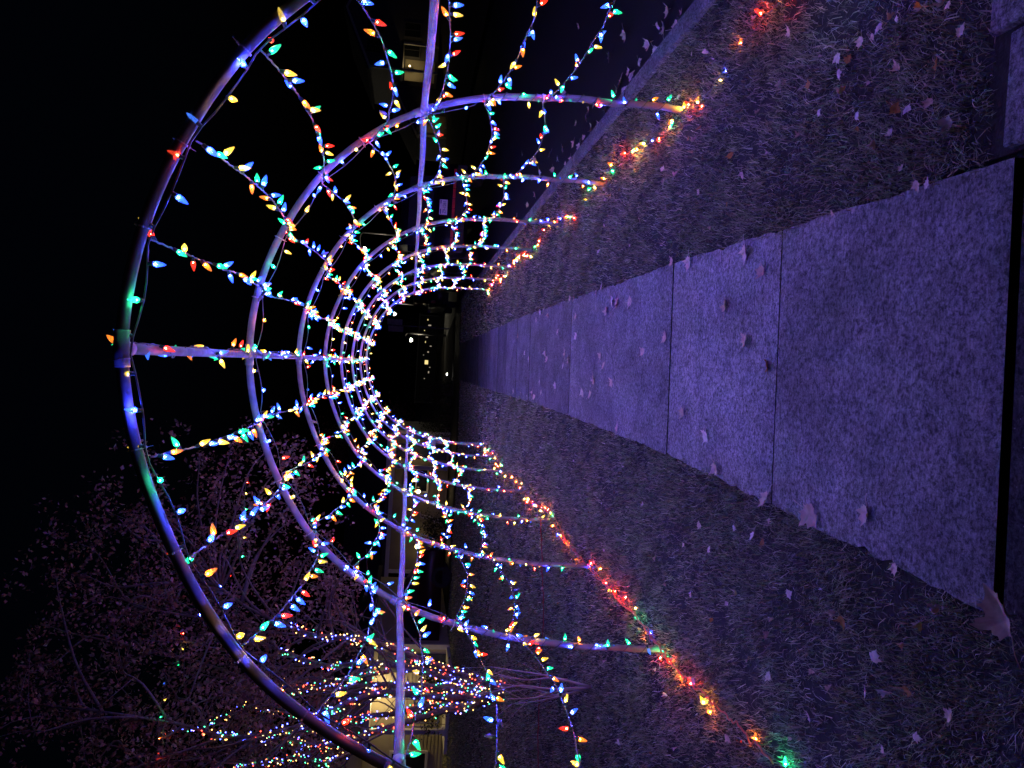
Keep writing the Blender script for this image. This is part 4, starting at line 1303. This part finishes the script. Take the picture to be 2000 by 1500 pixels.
# ------------------------------------------------------------------ parked vehicles
def vehicle(name, label, loc, rz, paint, kind='suv', plate=None, L=4.5, W=1.85, H=1.7, group='vehicles parked along the kerb', red_bar=False):
    """rear end at y = 0, nose towards +y"""
    t = tag(empty(name, loc, rz), label, 'car' if kind != 'truck' else 'truck', group)
    hw = W / 2
    # body: outline in (y, z), lofted over stations across the width
    if kind == 'suv':
        low = [(0.02, .45), (0, .62), (.03, .98), (L - 1.15, 1.0), (L - .35, .93), (L, .78), (L + .02, .5), (L - .1, .32), (.12, .32)]
        cab = [(.05, .97), (.2, H - .1), (.4, H), (L * .52, H), (L * .63, H - .1), (L - 1.15, .99)]
    elif kind == 'sedan':
        low = [(0.02, .45), (0, .6), (.05, .92), (.9, .98), (L - 1.3, .95), (L - .3, .85), (L, .7), (L, .45), (L - .1, .3), (.12, .3)]
        cab = [(.55, .95), (1.15, H - .06), (1.6, H), (L * .52, H), (L * .6, H - .08), (L - 1.35, .94)]
    else:
        low = [(0.02, .55), (0, .7), (.02, 1.12), (1.75, 1.14), (L - 1.2, 1.14), (L - .2, 1.08), (L, .95), (L + .02, .55), (L - .1, .42), (.1, .42)]
        cab = [(1.75, 1.12), (1.85, H - .06), (2.1, H), (L * .58, H), (L * .64, H - .08), (L - 1.25, 1.13)]
    def loft(poly, stations):
        b = MB(); n = len(poly)
        for x, s, zc in stations:
            cy = sum(p_[0] for p_ in poly) / n
            for y, z in poly: b.v.append((x, cy + (y - cy) * s, zc + (z - zc) * s if False else z - (1 - s) * .25 * (z - .3)))
        for k in range(len(stations) - 1):
            for i in range(n):
                j = (i + 1) % n
                b.f.append((k * n + i, k * n + j, (k + 1) * n + j, (k + 1) * n + i)); b.m.append(0)
        b.f.append(tuple(range(n))); b.m.append(0); b.f.append(tuple((len(stations) - 1) * n + i for i in range(n - 1, -1, -1))); b.m.append(0)
        return b
    body = loft(low, [(-hw, .955, 0), (-hw + .06, .985, 0), (-hw * .6, 1, 0), (hw * .6, 1, 0), (hw - .06, .985, 0), (hw, .955, 0)]).build('body', paint, t, True)
    cb = loft(cab, [(-hw + .2, .93, 0), (-hw + .14, .97, 0), (-hw * .5, 1, 0), (hw * .5, 1, 0), (hw - .14, .97, 0), (hw - .2, .93, 0)])
    cb.build('cabin', paint, t, True)
    # glass: rear, front and sides, a few millimetres proud
    def pane(c):
        b = MB(); b.quad(*c); b.build('window', M['glass'], t)
    a0, a1 = cab[0], cab[1]
    ya = lambda s: a0[0] + (a1[0] - a0[0]) * s - .012
    za = lambda s: a0[1] + (a1[1] - a0[1]) * s
    pane([(-hw + .28, ya(.12), za(.12)), (hw - .28, ya(.12), za(.12)), (hw - .32, ya(.9), za(.9)), (-hw + .32, ya(.9), za(.9))])
    c0, c1 = cab[-1], cab[-2]
    pane([(-hw + .28, c0[0] + .012, c0[1] + .05), (hw - .28, c0[0] + .012, c0[1] + .05), (hw - .32, c1[0] + .03, c1[1] - .03), (-hw + .32, c1[0] + .03, c1[1] - .03)])
    for sx in (-1, 1):
        x = sx * (hw - .17); y0 = a1[0] + .15; y1 = c1[0]
        ym = (y0 + y1) / 2
        pane([(x + sx * .02, y0, a0[1] + .06), (x + sx * .02, ym - .05, a0[1] + .06), (x - sx * .03, ym - .05, H - .17), (x - sx * .03, y0 + .1, H - .17)])
        pane([(x + sx * .02, ym + .05, a0[1] + .06), (x + sx * .02, y1 + .3, a0[1] + .06), (x - sx * .03, y1, H - .17), (x - sx * .03, ym + .05, H - .17)])
    # wheels
    wr = .35 if kind != 'sedan' else .32
    for sx in (-1, 1):
        for y in (.85, L - .9):
            b = MB(); prof = [(wr * .62, -.1), (wr * .95, -.11), (wr, -.07), (wr, .07), (wr * .95, .11), (wr * .62, .1)]
            b.lathe(prof, 18); me = b.mesh('tyre', M['rubber'], True)
            w = link('wheel', me, t); w.location = (sx * (hw - .1), y, wr); w.rotation_euler = (0, math.pi / 2, 0)
            b = MB(); b.lathe([(wr * .6, sx * .06), (wr * .55, sx * .1), (wr * .15, sx * .085)], 12)
            b.build('rim', M['rim'], w, True)
    # rear lamps, bumper, plate
    zl = low[2][1] - .02
    for sx in (-1, 1):
        b = MB(); b.box(sx * (hw - .1) - .06, sx * (hw - .1) + .06, -.025, .1, zl - .2, zl - .04 if kind != 'truck' else zl - .02)
        b.build('tail_light', M['red_lens'], t, bevel=.015)
    b = MB(); b.box(-hw + .04, hw - .04, -.07, .12, .4, .6); b.build('bumper', M['rubber'], t, bevel=.02)
    if red_bar:
        b = MB()
        for i in range(8): b.box(-hw + .12 + i * .2, -hw + .305 + i * .2, -.085, -.06, .612, .665)
        b.build('reflector_bar', M['red_tape'], t)
    if plate:
        b = MB(); b.box(-.155, .155, -.032, -.018, .76, .92); po = b.build('licence_plate', M['plate'], t, bevel=.005)
        b = MB(); b.box(-.14, -.04, -.0345, -.033, .885, .905); b.box(.07, .14, -.0345, -.033, .885, .905); b.build('plate_band', M['plate_ink'], po)
        cu = bpy.data.curves.new('lettering', 'FONT'); cu.body = plate; cu.size = .088; cu.align_x = 'CENTER'; cu.extrude = .0006
        cu.space_character = .92
        cu.materials.append(M['plate_ink'])
        tmp = bpy.data.objects.new('lettering', cu); COL.objects.link(tmp)
        bpy.context.view_layer.update()
        tm = bpy.data.meshes.new_from_object(tmp.evaluated_get(bpy.context.evaluated_depsgraph_get()))
        bpy.data.objects.remove(tmp)
        lo = link('lettering', tm, po)
        lo.location = (0, -.0335, .792); lo.rotation_euler = (math.pi / 2, 0, 0); lo.scale = (.92, 1.05, 1)
    # mirrors and door handles
    for sx in (-1, 1):
        b = MB(); b.box(sx * (hw + .03) - .07, sx * (hw + .03) + .07, L - 1.75, L - 1.66, 1.0, 1.14); b.build('mirror', paint, t, bevel=.02)
    return t


zc = slope(2.1) - .12
p = at(866, 405, 15.6)
vehicle('parked_suv', 'dark parked car with white plate and red bar across its tail', (p.x, 15.6, p.z - .84), 0.0, M['paint_blue'], 'suv', 'Z9-1261', red_bar=True)
vehicle('parked_van', 'black car parked in front of the one with the red bar', (3.45, 22.2, zc), 0.0, M['paint_black'], 'suv', 'J6V 20', H=1.85)
vehicle('parked_truck', 'dark pickup truck parked farthest along the kerb', (3.35, 30.5, zc + far_drop(31.5)), 0.0, M['paint_black'], 'truck', None, L=5.3, W=1.95, H=1.8)
vehicle('driveway_car', 'dark maroon car standing in front of the middle house', (-5.6, 23.4, -.1), math.pi / 2 + .15, M['paint_maroon'], 'sedan', None, H=1.45, L=4.4, group='cars near the houses')
